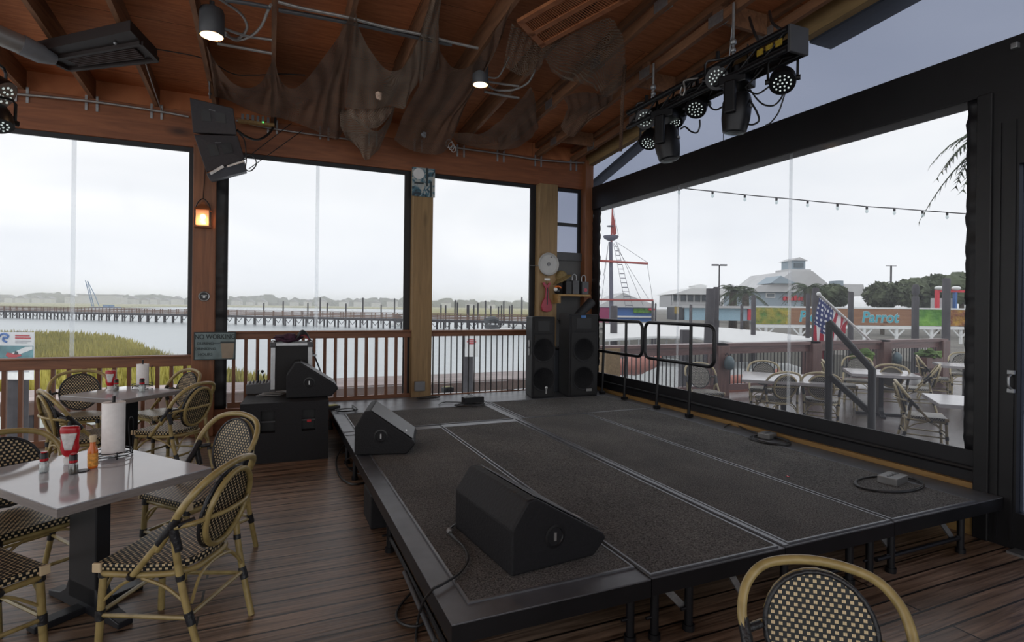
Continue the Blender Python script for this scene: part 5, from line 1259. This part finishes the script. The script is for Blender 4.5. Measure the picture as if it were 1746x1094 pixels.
ttable('pale wet terrace table at the left, behind two chairs turned away',1336,643,1.15,.75)
ttable('pale wet terrace table in the middle, under the slanted black rail',1500,634,.95,.75)
ttable('pale wet terrace table at the upper right, cut by the black border',1648,622,.9,.7)
ttable('pale wet terrace table nearest the window at the lower right border',1668,684,.9,.7)
GO='rattan chairs on the terrace'
for px,py,fc,l in [(1190,617,200,'pale terrace chair standing alone behind the guard rail'),
 (1302,614,226,'pale terrace chair facing the viewer behind the left terrace table'),
 (1342,633,22,'pale terrace chair turned away at the near side of the left terrace table'),
 (1400,634,55,'pale terrace chair turned away, left of the black slanted rail'),
 (1402,612,138,'pale terrace chair mostly hidden behind the black upright by the flag'),
 (1462,606,236,'pale terrace chair facing the viewer behind the middle terrace table'),
 (1520,620,57,'pale terrace chair turned away at the near side of the middle terrace table'),
 (1563,605,146,'pale terrace chair in profile facing right at the upper right table'),
 (1603,620,-30,'pale terrace chair in profile facing left at the middle table'),
 (1526,646,143,'pale terrace chair nearest the window, in profile facing right'),
 (1642,600,240,'pale terrace chair behind the upper right table at the border')]:
    chair(px,py,fc,l,GO,True,ZF)
# black awning frame just outside the window
t=thing('steel_handrail','black slanted steel handrail frame just outside the big window','handrail')
XR=5.25
a=onX(1414,549,XR);b=onX(1487,630,XR)
fr=MB(); A=V((a.x,a.y,ZF)); fr.tube([(XR,a.y,ZF),(XR,a.y,a.z)],.035,8); fr.tube([(XR,a.y,a.z),(XR,b.y,b.z),(XR,b.y,ZF)],.035,8)
obj('top_bar',fr,M['blackmetal'],t,smooth=True)
c=onX(1418,640,XR); d=onX(1486,705,XR)
obj('lower_bar',MB().tube([(XR,a.y,c.z),(XR,b.y,d.z)],.032,8),M['blackmetal'],t,smooth=True)
# flag
t=thing('flag','striped and starred flag hanging from a white pole on the terrace railing','flag')
f0,f1=onY(1396,501,TY+.25),onY(1482,579,TY+.15)
obj('pole',MB().tube([f0,f1],.028,10),M['white'],t,smooth=True)
obj('finial',MB().ball(f0,.05),M['white'],t,smooth=True)
M['fred']=mat('flag_red',(.42,.02,.05),.8); 
m,tt,bb,oo=nt('flag_cloth'); bb.inputs['Roughness'].default_value=.85
sp=N(tt,'ShaderNodeSeparateXYZ'); tt.links.new(coords(tt,(1,1,1),'UV'),sp.inputs[0])
def mth(op,a,b=None):
    n=N(tt,'ShaderNodeMath',operation=op)
    for i,q in enumerate((a,b)):
        if q is None: continue
        if isinstance(q,(int,float)): n.inputs[i].default_value=q
        else: tt.links.new(q,n.inputs[i])
    return n.outputs[0]
U,Vv=sp.outputs[0],sp.outputs[1]      # U along hoist 0..1 (top first), V along fly 0..1
stripe=mth('GREATER_THAN',mth('MODULO',mth('MULTIPLY',U,6.5),1.0),.5)
mx=N(tt,'ShaderNodeMixRGB'); mx.inputs[1].default_value=(.42,.02,.045,1); mx.inputs[2].default_value=(.75,.73,.74,1); tt.links.new(stripe,mx.inputs[0])
can_=mth('MULTIPLY',mth('LESS_THAN',U,.54),mth('LESS_THAN',Vv,.42))
vo=N(tt,'ShaderNodeTexVoronoi'); vo.inputs['Scale'].default_value=13; vo.inputs['Randomness'].default_value=.1; tt.links.new(coords(tt,(1,1.1,1),'UV'),vo.inputs['Vector'])
star=mth('LESS_THAN',vo.outputs['Distance'],.27)
m2=N(tt,'ShaderNodeMixRGB'); m2.inputs[1].default_value=(.03,.045,.16,1); m2.inputs[2].default_value=(.75,.75,.78,1); tt.links.new(star,m2.inputs[0])
m3=N(tt,'ShaderNodeMixRGB'); tt.links.new(can_,m3.inputs[0]); tt.links.new(mx.outputs[0],m3.inputs[1]); tt.links.new(m2.outputs[0],m3.inputs[2]); tt.links.new(m3.outputs[0],bb.inputs['Base Color'])
rows=[];uvs=[]
top=[(1397,506),(1412,519),(1428,534),(1446,549)]
fly=[(1392,545),(1403,560),(1420,572),(1440,558)]
end=[(1396,640),(1400,628),(1408,600),(1436,566)]
mid=[(1390,575),(1400,590),(1414,596),(1438,568)]
for i,(r,y) in enumerate(((top,TY+.24),(fly,TY+.20),(mid,TY+.20),(end,TY+.2))): rows.append(curve([onY(a_,b_2,y) for a_,b_2 in r],8))
G=[];UV=[]
for i in range(25):
    u=i/24*3; a_=min(int(u),2); f_=u-a_; row=[];uvr=[]
    for k in range(len(rows[0])):
        p=rows[a_][k].lerp(rows[a_+1][k],f_)+V((0,.05*math.sin(k*.9+i*.12)*min(1,i/4),0)); row.append(p); uvr.append((k/(len(rows[0])-1),i/24))
    G.append(row);UV.append(uvr)
obj('cloth',MB().grid(G,UV),m,t,smooth=True)
# string lights
t=thing('string_lights','thin string of small clear bulbs hanging across the sky outside','string lights')
pts=[(1060,306),(1158,320),(1215,326),(1270,332),(1324,337),(1377,342),(1428,347),(1478,352),(1525,355),(1573,359),(1615,362),(1700,368)]
obj('wire',MB().tube(curve([at(x,y,9) for x,y in pts],6),.0085,5),M['cable'],t,smooth=True)
for x,y in pts[1:-1]:
    p=at(x,y,9); k=MB().tube([p,p-V((0,0,.045))],.018,8); so=obj('socket',k,M['cable'],t)
    obj('bulb',MB().ball(p-V((0,0,.075)),.024,8,6,sc=(1,1,1.4)),M['glass'],so,smooth=True)
# palm frond tips at the right border
def palm(label,px,py,d,sc,n=22,trunk=6,seed=1,droop=1.0):
    c=at(px,py,d); trunk=c.z-(ZF if d<20 else -1.3); t=thing('palm_tree',label,'palm',(c.x,c.y,c.z-trunk)); rr=random.Random(seed)
    M.setdefault('palm',foliage('palm_leaf',(.035,.055,.025),(.09,.12,.06),2)); M.setdefault('palmtrunk',mat('palm_trunk',(.12,.10,.08),.9,0,.3,6))
    obj('trunk',MB().tube([(0,0,0),(.05,0,trunk*.5),(0,0,trunk)],[.16*sc+.05,.13*sc+.04,.12*sc+.04],10),M['palmtrunk'],t,smooth=True)
    b=MB()
    for k in range(n):
        a=2*PI*k/n+rr.uniform(-.2,.2); e=rr.uniform(-.2,1.1); L=sc*rr.uniform(.8,1.1); P=[]
        for j in range(8):
            s=j/7; P.append(V((math.cos(a)*L*s*math.cos(e*.8),math.sin(a)*L*s*math.cos(e*.8),trunk+L*(math.sin(e)*s-.75*droop*s*s))))
        b.tube(P,[.02*sc*(1-.8*j/7) for j in range(8)],4)
        for j in range(1,8):
            for q in(-1,1):
                for h in(0,.5):
                    p=P[j].lerp(P[j-1],h); d_=(P[j]-P[j-1]).normalized(); sd=d_.cross(V((0,0,1))).normalized()*q
                    tip=p+(sd*.75+d_*.6+V((0,0,-.35))).normalized()*sc*.30*(1.15-j/9); w=d_*.022*sc
                    b.add([p-w,p+w,tip],[(0,1,2)])
    obj('fronds',b,M['palm'],t)
palm('palm tree whose frond tips show at the top right window border',1705,236,9,1.02,26,5.2,3,1.3)
palm('left one of the two palms before the grey building with the tall lookout',1250,497,63,2.9,20,3.5,5,.9)
palm('right one of the two palms before the grey building with the tall lookout',1271,500,61,2.7,20,3.3,6,.9)
palm('palm tree just left of the flag pole top',1377,491,60,2.8,20,3.6,7,.9)
def tree(label,px,py,d,rx,rz,seed,n=900,low=.0):
    c=at(px,py,d); s=d/945; t=thing('leafy_tree',label,'tree',(c.x,c.y,-1.3)); rr=random.Random(seed)
    M.setdefault('tree',foliage('hazed_tree_leaf',(.04,.058,.03),(.125,.15,.08),.35))  # leaf colours lightened in place of haze, which only begins farther out
    hz=c.z+1.3; RX,RZ=rx*s,rz*s
    obj('trunk',MB().tube([(0,0,0),(0,0,hz)],.25,8),M['palmtrunk'],t)
    b=MB()
    for k in range(11): b.ball((rr.uniform(-.62,.62)*RX,rr.uniform(-.5,.5)*RX*.7,hz+rr.uniform(-.6,.45)*RZ),min(RX,RZ)*rr.uniform(.45,.65),10,7,.6,k+seed)
    for k in range(n):
        a=rr.uniform(0,2*PI);u=rr.uniform(-1,1);q=math.sqrt(1-u*u);r_=rr.uniform(.8,1.03)
        p=V((RX*q*math.cos(a)*r_,RX*.75*q*math.sin(a)*r_,hz+RZ*u*r_)); e=V((rr.uniform(-1,1),rr.uniform(-1,1),rr.uniform(-1,1))).normalized()*.30; f=V((rr.uniform(-1,1),rr.uniform(-1,1),rr.uniform(-1,1))).normalized()*.22
        b.add([p-e,p+f,p+e,p-f],[(0,1,2,3)])
    obj('crown',b,M['tree'],t)
tree('rounded leafy tree right of the flag pole behind the wooden banner',1420,505,64,28,20,1,900)
tree('leafy tree between the flag and the utility pole',1505,503,66,34,22,2,900)
tree('large dense leafy tree under the utility pole on the right',1560,500,62,48,24,3,1300)
tree('tallest leafy tree at the right behind the dark pile',1600,494,70,42,26,6,1200)
tree('leafy tree partly hidden by the right window border',1640,492,60,30,26,4,900)
# ---------------------------------------------------------------- piles in the marina on the right
for px,yt,w,d,l in [(1212,492,15,19,'thick leaning dark pile, left one of the pair before the white-roofed pavilion'),(1221,489,10,19.5,'slim dark pile, right one of the pair before the white-roofed pavilion'),
 (1285,503,8,24,'dark pile at the left end of the painted banner'),(1378,500,7,22,'slim dark pile just left of the flag'),(1391,490,11,20,'thick dark pile right behind the flag pole top'),
 (1451,497,9,22,'dark pile in front of the banner right of the flag'),(1561,505,11,20,'dark pile with a rounded lamp top near the white banner post'),(1614,474,12,19,'tallest dark pile near the right window border'),
 (1265,519,5,30,'short thin dark pile before the pale blue wall'),(1178,519,5,34,'thin dark pile left of the leaning pair'),(1113,513,4,40,'thin dark pile right of the ship rigging'),(1118,517,3,42,'thinnest dark pile beside the ship rigging'),(1047,521,12,24,'dark pile in front of the ship mast foot')]:
    p=at(px,yt,d); r=w/2*d/945
    b=MB().lathe([(r*1.05,-3.5-p.z),(r,-.05),(r*.8,0),(0,0)],10)
    if 'rounded lamp' in l: b.lathe([(r*.5,0),(r*1.0,.12),(r*1.05,.3),(r*.7,.42),(0,.45)],10)
    if 'leaning' in l and 'thick' in l: b=MB().tube([(-.22,0,-3.5-p.z),(0,0,0)],[r*1.25,r],12)
    tag(obj('marina_pile',b,M['pile'],loc=tuple(p),smooth=True),l,'pile')
# ---------------------------------------------------------------- covered boat behind the terrace railing
t=thing('tour_boat','long white canopied boat moored behind the terrace railing','boat')
poly=[onz(x,y,.45) for x,y in((1030,553),(1100,551),(1240,559),(1330,568),(1405,578),(1250,584),(1185,574),(1120,573),(1030,578))]
obj('canopy',MB().slab([(p.x,p.y) for p in poly],.36,.47),M['white'],t,bevel=.03)
a,b=onz(1040,573,.36),onz(1185,571,.36)
cb=MB(); cb.beam(V((a.x,a.y+.6,-.45)),V((b.x,b.y+.6,-.45)),.12,.5); obj('cabin_side',cb,M['fwall'],t)
wb=MB()
for k in range(9): q=a.lerp(b,(k+.5)/9); wb.tube([(q.x,q.y+.4,.36),(q.x,q.y+.4,-.3)],.04,5)
obj('canopy_posts',wb,M['white'],t)
hb=MB(); hb.beam(V((a.x,a.y+1,-1.8)),V((onz(1400,580,.36).x,onz(1400,580,.36).y+1,-1.8)),3,2); obj('hull',hb,M['white'],t)
p=at(1170,562,15.2); tag(obj('marina_pile',MB().box((-.14,-.14,-3.4-p.z),(.14,.14,0)),M['pile'],loc=tuple(p),rz=-YAW,bevel=.02),'short square dark pile standing before the white canopied boat','pile')
M['kayak']=mat('orange_hull',(.36,.11,.07),.5)
p=at(1085,622,13.5); t=thing('kayak','orange-red kayak lying behind the first terrace railing section','kayak',tuple(p),.5)
obj('hull',MB().tube(curve([(-1.5,0,.25),(-.9,0,.03),(0,0,0),(.9,0,.03),(1.5,0,.25)],4),[.03]+[.12]*3+[.2]*3+[.24]*3+[.2]*3+[.12]*3+[.03],10),M['kayak'],t,smooth=True)
p=at(1262,656,12.6); t=thing('kayak','orange-red kayak showing under the left terrace table through the balusters','kayak',(p.x,p.y+.0,p.z),.1)
obj('hull',MB().tube(curve([(-1.5,0,.25),(-.9,0,.03),(0,0,0),(.9,0,.03),(1.5,0,.25)],4),[.03]+[.12]*3+[.2]*3+[.24]*3+[.2]*3+[.12]*3+[.03],10),M['kayak'],t,smooth=True)
M['plant']=foliage('planter_green',(.05,.10,.02),(.16,.28,.05),3)
for px,py,d,c,l in((1470,606,12.6,'plant','left'),(1585,604,12.8,'plant','right')):
    p=at(px,py,d); t=thing('planter','green planter showing through the balusters, %s one of two'%l,'planter',(p.x,p.y,p.z-.1))
    obj('leaves',MB().ball((0,0,.10),.18,14,9,.8,px,(1.6,1,.7)),M['plant'],t); obj('tub',MB().box((-.3,-.12,-.2),(.3,.12,.04)),M['tpost'],t)
# ---------------------------------------------------------------- painted banner on white trestles
D_=32; s=D_/945
t=face_frame('painted_banner','long painted banner with turquoise lettering on brown planks','sign',1470,540,D_)
X=lambda px:(px-1470)*s
Z=lambda py:(540-py+ -0)*s
def pane(n,x0,x1,m): return obj(n,MB().box((X(x0),0,Z(554)),(X(x1),.08,Z(526))),m,t)
M['jungle']=foliage('painted_jungle',(.07,.20,.03),(.48,.36,.05),2.2); M['jgreen']=foliage('painted_palm',(.04,.17,.02),(.20,.42,.06),1.5)
M['planksign']=wood('painted_planks',(.20,.085,.04),(.36,.18,.09),(.5,9,9),.6); M['jyel']=foliage('painted_fruit',(.55,.32,.03),(.22,.06,.05),2.2)
pane('jungle_panel',1288,1348,M['jungle']);pane('plank_panel',1348,1556,M['planksign']);pane('leaf_panel',1562,1606,M['jgreen']);pane('fruit_panel',1606,1672,M['jyel'])
M['turq']=mat('turquoise_paint',(.06,.38,.46),.5); M['navy']=mat('pale_outline',(.55,.60,.58),.5)
for body,px,sx in(('Pickled',1396,1.0),('Parrot',1500,1.0)):
    text(body,26*s,M['navy'],t,(X(px),-.01,Z(541)),(PI/2,0,0),'lettering_outline',.004,shear=.15,bold=.035,sx=.92)
    text(body,26*s,M['turq'],t,(X(px),-.03,Z(541)),(PI/2,0,0),'lettering',.006,shear=.15,bold=.012,sx=.92)
obj('white_rail',MB().box((X(1285),-.05,Z(560)),(X(1700),.15,Z(555))).box((X(1285),-.03,Z(526)),(X(1700),.12,Z(523.5))).box((X(1556),-.1,Z(575)),(X(1560),.0,Z(521))),M['white'],t)
br=MB()
for px in(1307,1366,1420,1475,1530,1590,1640):
    br.box((X(px)-.06,0,Z(584)),(X(px)+.06,.12,Z(560))); br.beam((X(px),.06,Z(574)),(X(px-13),.06,Z(561)),.07,.07); br.beam((X(px),.06,Z(574)),(X(px+13),.06,Z(561)),.07,.07)
obj('trestle',br,M['white'],t)
# ---------------------------------------------------------------- buildings
def ext(t,px0,py0,d,name,poly,depth,m,y0=0,bev=0):
    s=d/945; return obj(name,MB().prism([((x-px0)*s,(py0-y)*s) for x,y in poly],depth,Matrix.Translation((0,y0,0))),m,t)
M['bwall']=mat('greyblue_siding',(.33,.40,.45),.7); M['broof']=mat('hazed_grey_roof',(.58,.58,.58),.7,0,.08,.5); M['bwin']=mat('window_glass_dark',(.10,.13,.15),.2); M['paleblue']=mat('pale_blue_paint',(.35,.52,.62),.7)  # roof albedo raised to paint in the haze of distance
d=105; t=face_frame('grey_building','large grey hip-roofed building with a lookout turret behind the trees','building',1350,530,d)
B=lambda n,p,dep,m,y=0: ext(t,1350,530,d,n,p,dep,m,y)
B('wall',[(1282,530),(1282,497),(1400,497),(1400,530)],14,M['bwall'])
B('roof',[(1276,498),(1290,488),(1318,484),(1345,462),(1380,462),(1405,482),(1420,498)],18,M['broof'],-1)
B('gable',[(1305,484),(1322,471),(1350,484)],6,M['bwall'],-2)
B('turret_base',[(1347,470),(1347,458),(1387,458),(1387,470)],5,M['broof'],1)
B('turret',[(1355,458),(1355,443),(1379,443),(1379,458)],4,M['bwall'],1.4)
B('turret_windows',[(1359,455),(1359,447),(1375,447),(1375,455)],.3,M['bwin'],1.2)
B('turret_roof',[(1352,443),(1367,437),(1382,443)],5,M['broof'],1)
B('wing',[(1395,500),(1395,473),(1428,473),(1434,481),(1434,500)],8,M['broof'],6)
B('long_roof',[(1430,500),(1432,478),(1540,478),(1545,500)],6,M['broof'],12)
B('chimney',[(1475,500),(1474,473),(1486,473),(1487,500)],3,M['bwall'],9)
B('window',[(1307,506),(1307,501),(1319,501),(1319,506)],.2,M['bwin'],-.25)
B('window_trim',[(1305,508),(1305,499.5),(1321,499.5),(1321,508)],.15,M['white'],-.12)
M['redsign']=mat('red_sign_letters',(.65,.03,.05),.5)
for k in range(6): B('red_sign_piece',[(1334+6*k,512),(1334+6*k,506-(k==3)*2),(1338.5+6*k,505-(k==3)*2),(1338.5+6*k,512)],.3,M['redsign'],-.4)
d=75; t=face_frame('pavilion','white hip-roofed pavilion with open glazed front left of the palms','building',1195,530,d)
B=lambda n,p,dep,m,y=0: ext(t,1195,530,d,n,p,dep,m,y)
B('roof',[(1144,502),(1176,491),(1220,491),(1250,502)],9,M['white'],-.8); B('roof_lantern',[(1192,491),(1192,486),(1190,486),(1203,483),(1216,486),(1213,486),(1213,491)],2.5,M['white'],2)
B('wall',[(1147,524),(1147,503),(1232,503),(1232,524)],6,M['fwall'],.8); B('glazing',[(1148,512),(1148,504),(1231,504),(1231,512)],.1,M['bwin'],.6)
for k in range(8): B('column',[(1147+12*k,524),(1147+12*k,502),(1148.4+12*k,502),(1148.4+12*k,524)],.15,M['white'],.1)
B('balustrade',[(1146,522),(1146,515),(1233,515),(1233,522)],.1,M['fwall'],0)
d=58; t=face_frame('blue_shop','low pale blue building before the pavilion','building',1215,540,d)
B=lambda n,p,dep,m,y=0: ext(t,1215,540,d,n,p,dep,m,y)
B('wall',[(1168,546),(1168,524),(1277,524),(1277,546)],5,M['paleblue']);B('roof',[(1164,525),(1164,521),(1280,521),(1280,525)],6,M['fwall'],-.5)
B('door_bay',[(1152,546),(1152,524),(1168,524),(1168,546)],3,M['darkgrey'],.3);B('yellow_board',[(1150,535),(1150,523),(1157,523),(1157,535)],.2,M['hazard'],-.1);B('red_booth',[(1274,545),(1274,526),(1281,526),(1281,545)],2,M['redsign'],-.3)
d=70; t=face_frame('waterfront_shop','long blue storefront with a green fascia behind the ship mast','building',1075,540,d)
B=lambda n,p,dep,m,y=0: ext(t,1075,540,d,n,p,dep,m,y)
B('roof',[(1015,524),(1048,506),(1062,499),(1078,506),(1112,518),(1113,524)],9,M['broof'],-.5)
B('wall',[(1020,548),(1020,524),(1114,524),(1114,548)],7,M['blueink']);B('green_fascia',[(1080,533),(1080,525),(1113,525),(1113,533)],.3,M['jgreen'],-.3);B('white_band',[(1052,541),(1052,538),(1114,538),(1114,541)],.3,M['white'],-.3)
B('magenta_front',[(1018,550),(1018,525),(1040,525),(1040,550)],.6,mat('magenta_paint',(.30,.04,.12),.6),-.5);B('red_awning',[(1104,528),(1104,525),(1114,525),(1114,528)],.8,M['redsign'],-.9)
# ---------------------------------------------------------------- ship mast
d=44; s=d/945; t=face_frame('ship_mast','tall ship mast with red yards, crow nest and rigging','mast',1042,545,d)
Q=lambda x,y,yy=0:((x-1042)*s,yy,(545-y)*s)
M['mast']=mat('grey_mast_wood',(.13,.13,.17),.7,0,.15,2); M['yard']=mat('red_yard_paint',(.36,.07,.06),.6); M['rope']=mat('tarred_rope',(.22,.22,.25),.9)
obj('mast',MB().tube([Q(1043,575),Q(1040,412)],[.17,.14],12),M['mast'],t,smooth=True)
obj('topmast',MB().tube([Q(1041,412),Q(1042,350)],[.09,.05],8),M['yard'],t,smooth=True)
obj('crow_nest',MB().lathe([(.25,-.22),(.55,-.05),(.62,.10),(.58,.16),(0,.10)],16,Matrix.Translation(Q(1040,405))),M['mast'],t)
obj('upper_platform',MB().lathe([(.28,0),(.30,.06),(0,.06)],12,Matrix.Translation(Q(1039,386))),M['mast'],t)
obj('yard',MB().tube([Q(975,443,-.3),Q(1102,449,-.3)],[.10,.085],8),M['yard'],t,smooth=True); obj('yard',MB().tube([Q(975,511,-.3),Q(1112,511,-.3)],[.09,.075],8),M['yard'],t,smooth=True)
fl=MB(); fl.grid([[V(Q(1042,354)),V(Q(1043.5,362,.1)),V(Q(1047,380,-.05)),V(Q(1050,398,.1))],[V(Q(1041,356)),V(Q(1041,366,.02)),V(Q(1041,384,0)),V(Q(1044,402,.05))]]); obj('pennant',fl,M['yard'],t)
rg=MB()
for (x0,y0,x1,y1) in((1048,412,1103,447),(1045,415,1107,512),(1048,412,1096,520),(1102,449,1112,511),(1036,412,1028,470),(1036,412,1024,520),(1044,415,1066,522),(1050,415,1078,522),(1042,352,1052,400)): rg.tube([Q(x0,y0,-.1),Q(x1,y1,-.1)],.016,4)
obj('rigging',rg,M['rope'],t)
ld=MB()
for k in range(14):
    f_=k/13; ld.tube([Q(1046+20*f_,420+100*f_,-.1),Q(1051+27*f_,420+100*f_,-.1)],.03,4)
obj('rope_ladder',ld,M['mast'],t)
# lamp post and utility pole
def post(label,name,cat,px,y0,y1,d,w,heads):
    s=d/945; t=face_frame(name,label,cat,px,y1,d)
    obj('pole',MB().tube([(0,0,-6),(0,0,(y1-y0)*s)],w,8),M['pile'],t,smooth=True)
    obj('cross_arm',MB().beam((-heads*s,0,(y1-y0)*s),(heads*s,0,(y1-y0)*s),.12,.10),M['pile'],t)
    if name=='lamp_post':
        for q in(-1,1): obj('lamp_head',MB().box((q*heads*s-.35,-.15,(y1-y0)*s-.06),(q*heads*s+.35,.15,(y1-y0)*s+.10)),M['pile'],t)
post('tall twin-headed lamp post above the pavilion roof','lamp_post','lamp post',1226,452,495,60,.07,7)
post('wooden utility pole with a cross arm above the trees','utility_pole','pole',1519,453,492,95,.15,9)
d=46; t=face_frame('ride_tower','red and grey fairground-like tower with white globe lamps at the right border','tower',1622,528,d)
B=lambda n,p,dep,m,y=0: ext(t,1622,528,d,n,p,dep,m,y)
B('frame',[(1598,527),(1598,494),(1602,494),(1602,527)],.3,M['redsign']);B('beam',[(1600,498),(1600,494),(1680,494),(1680,498)],.3,M['redsign'],.1);B('panel',[(1602,527),(1602,508),(1632,508),(1632,527)],.6,M['fwall'],.4);B('blue_post',[(1629,527),(1629,498),(1632,498),(1632,527)],.3,M['blueink'])
for px in(1601,1630): obj('globe_lamp',MB().ball(((px-1622)*d/945,0,(528-491)*d/945),.30,14,8,sc=(1.15,1,.6)),M['white'],t,smooth=True)

hm=bpy.data.materials.new('sea_haze'); hm.use_nodes=True; ht=hm.node_tree; ht.nodes.remove(ht.nodes['Principled BSDF'])
vs=N(ht,'ShaderNodeVolumeScatter'); vs.inputs['Anisotropy'].default_value=.75; vs.inputs['Density'].default_value=.0009; vs.inputs['Color'].default_value=(1,1,1,1); ht.links.new(vs.outputs[0],ht.nodes['Material Output'].inputs['Volume'])
obj('haze',MB().box((-1700,175,-2.98),(1450,1500,15)),hm,kind='structure')
# ================================================================ light
bpy.data.objects.remove(proto) if False else None
W_=bpy.data.worlds.new('overcast'); SC.world=W_; W_.use_nodes=True; wt=W_.node_tree; bg=wt.nodes['Background']
tc=N(wt,'ShaderNodeTexCoord'); mp=N(wt,'ShaderNodeMapping'); mp.inputs['Scale'].default_value=(1.4,1.4,4.2); wt.links.new(tc.outputs['Generated'],mp.inputs[0])
nz=N(wt,'ShaderNodeTexNoise'); nz.inputs['Scale'].default_value=1.5; nz.inputs['Detail'].default_value=5; nz.inputs['Roughness'].default_value=.45; nz.inputs['Distortion'].default_value=.5; wt.links.new(mp.outputs[0],nz.inputs['Vector'])
wt.links.new(ramp(wt,nz.outputs[0],[(.30,(.85,.875,.91)),(.52,(.945,.96,.975)),(.70,(1.06,1.06,1.06))]),bg.inputs[0]); bg.inputs[1].default_value=1.5
SC.view_settings.view_transform='Standard'; SC.view_settings.look='None'; SC.view_settings.gamma=1; SC.view_settings.use_curve_mapping=False; SC.view_settings.exposure=0.0
cy_=SC.cycles; cy_.max_bounces=14; cy_.volume_bounces=10; cy_.diffuse_bounces=4; cy_.glossy_bounces=4; cy_.transparent_max_bounces=24; cy_.transmission_bounces=6; cy_.sample_clamp_indirect=6; cy_.caustics_reflective=False; cy_.caustics_refractive=False
cy_.use_denoising=True
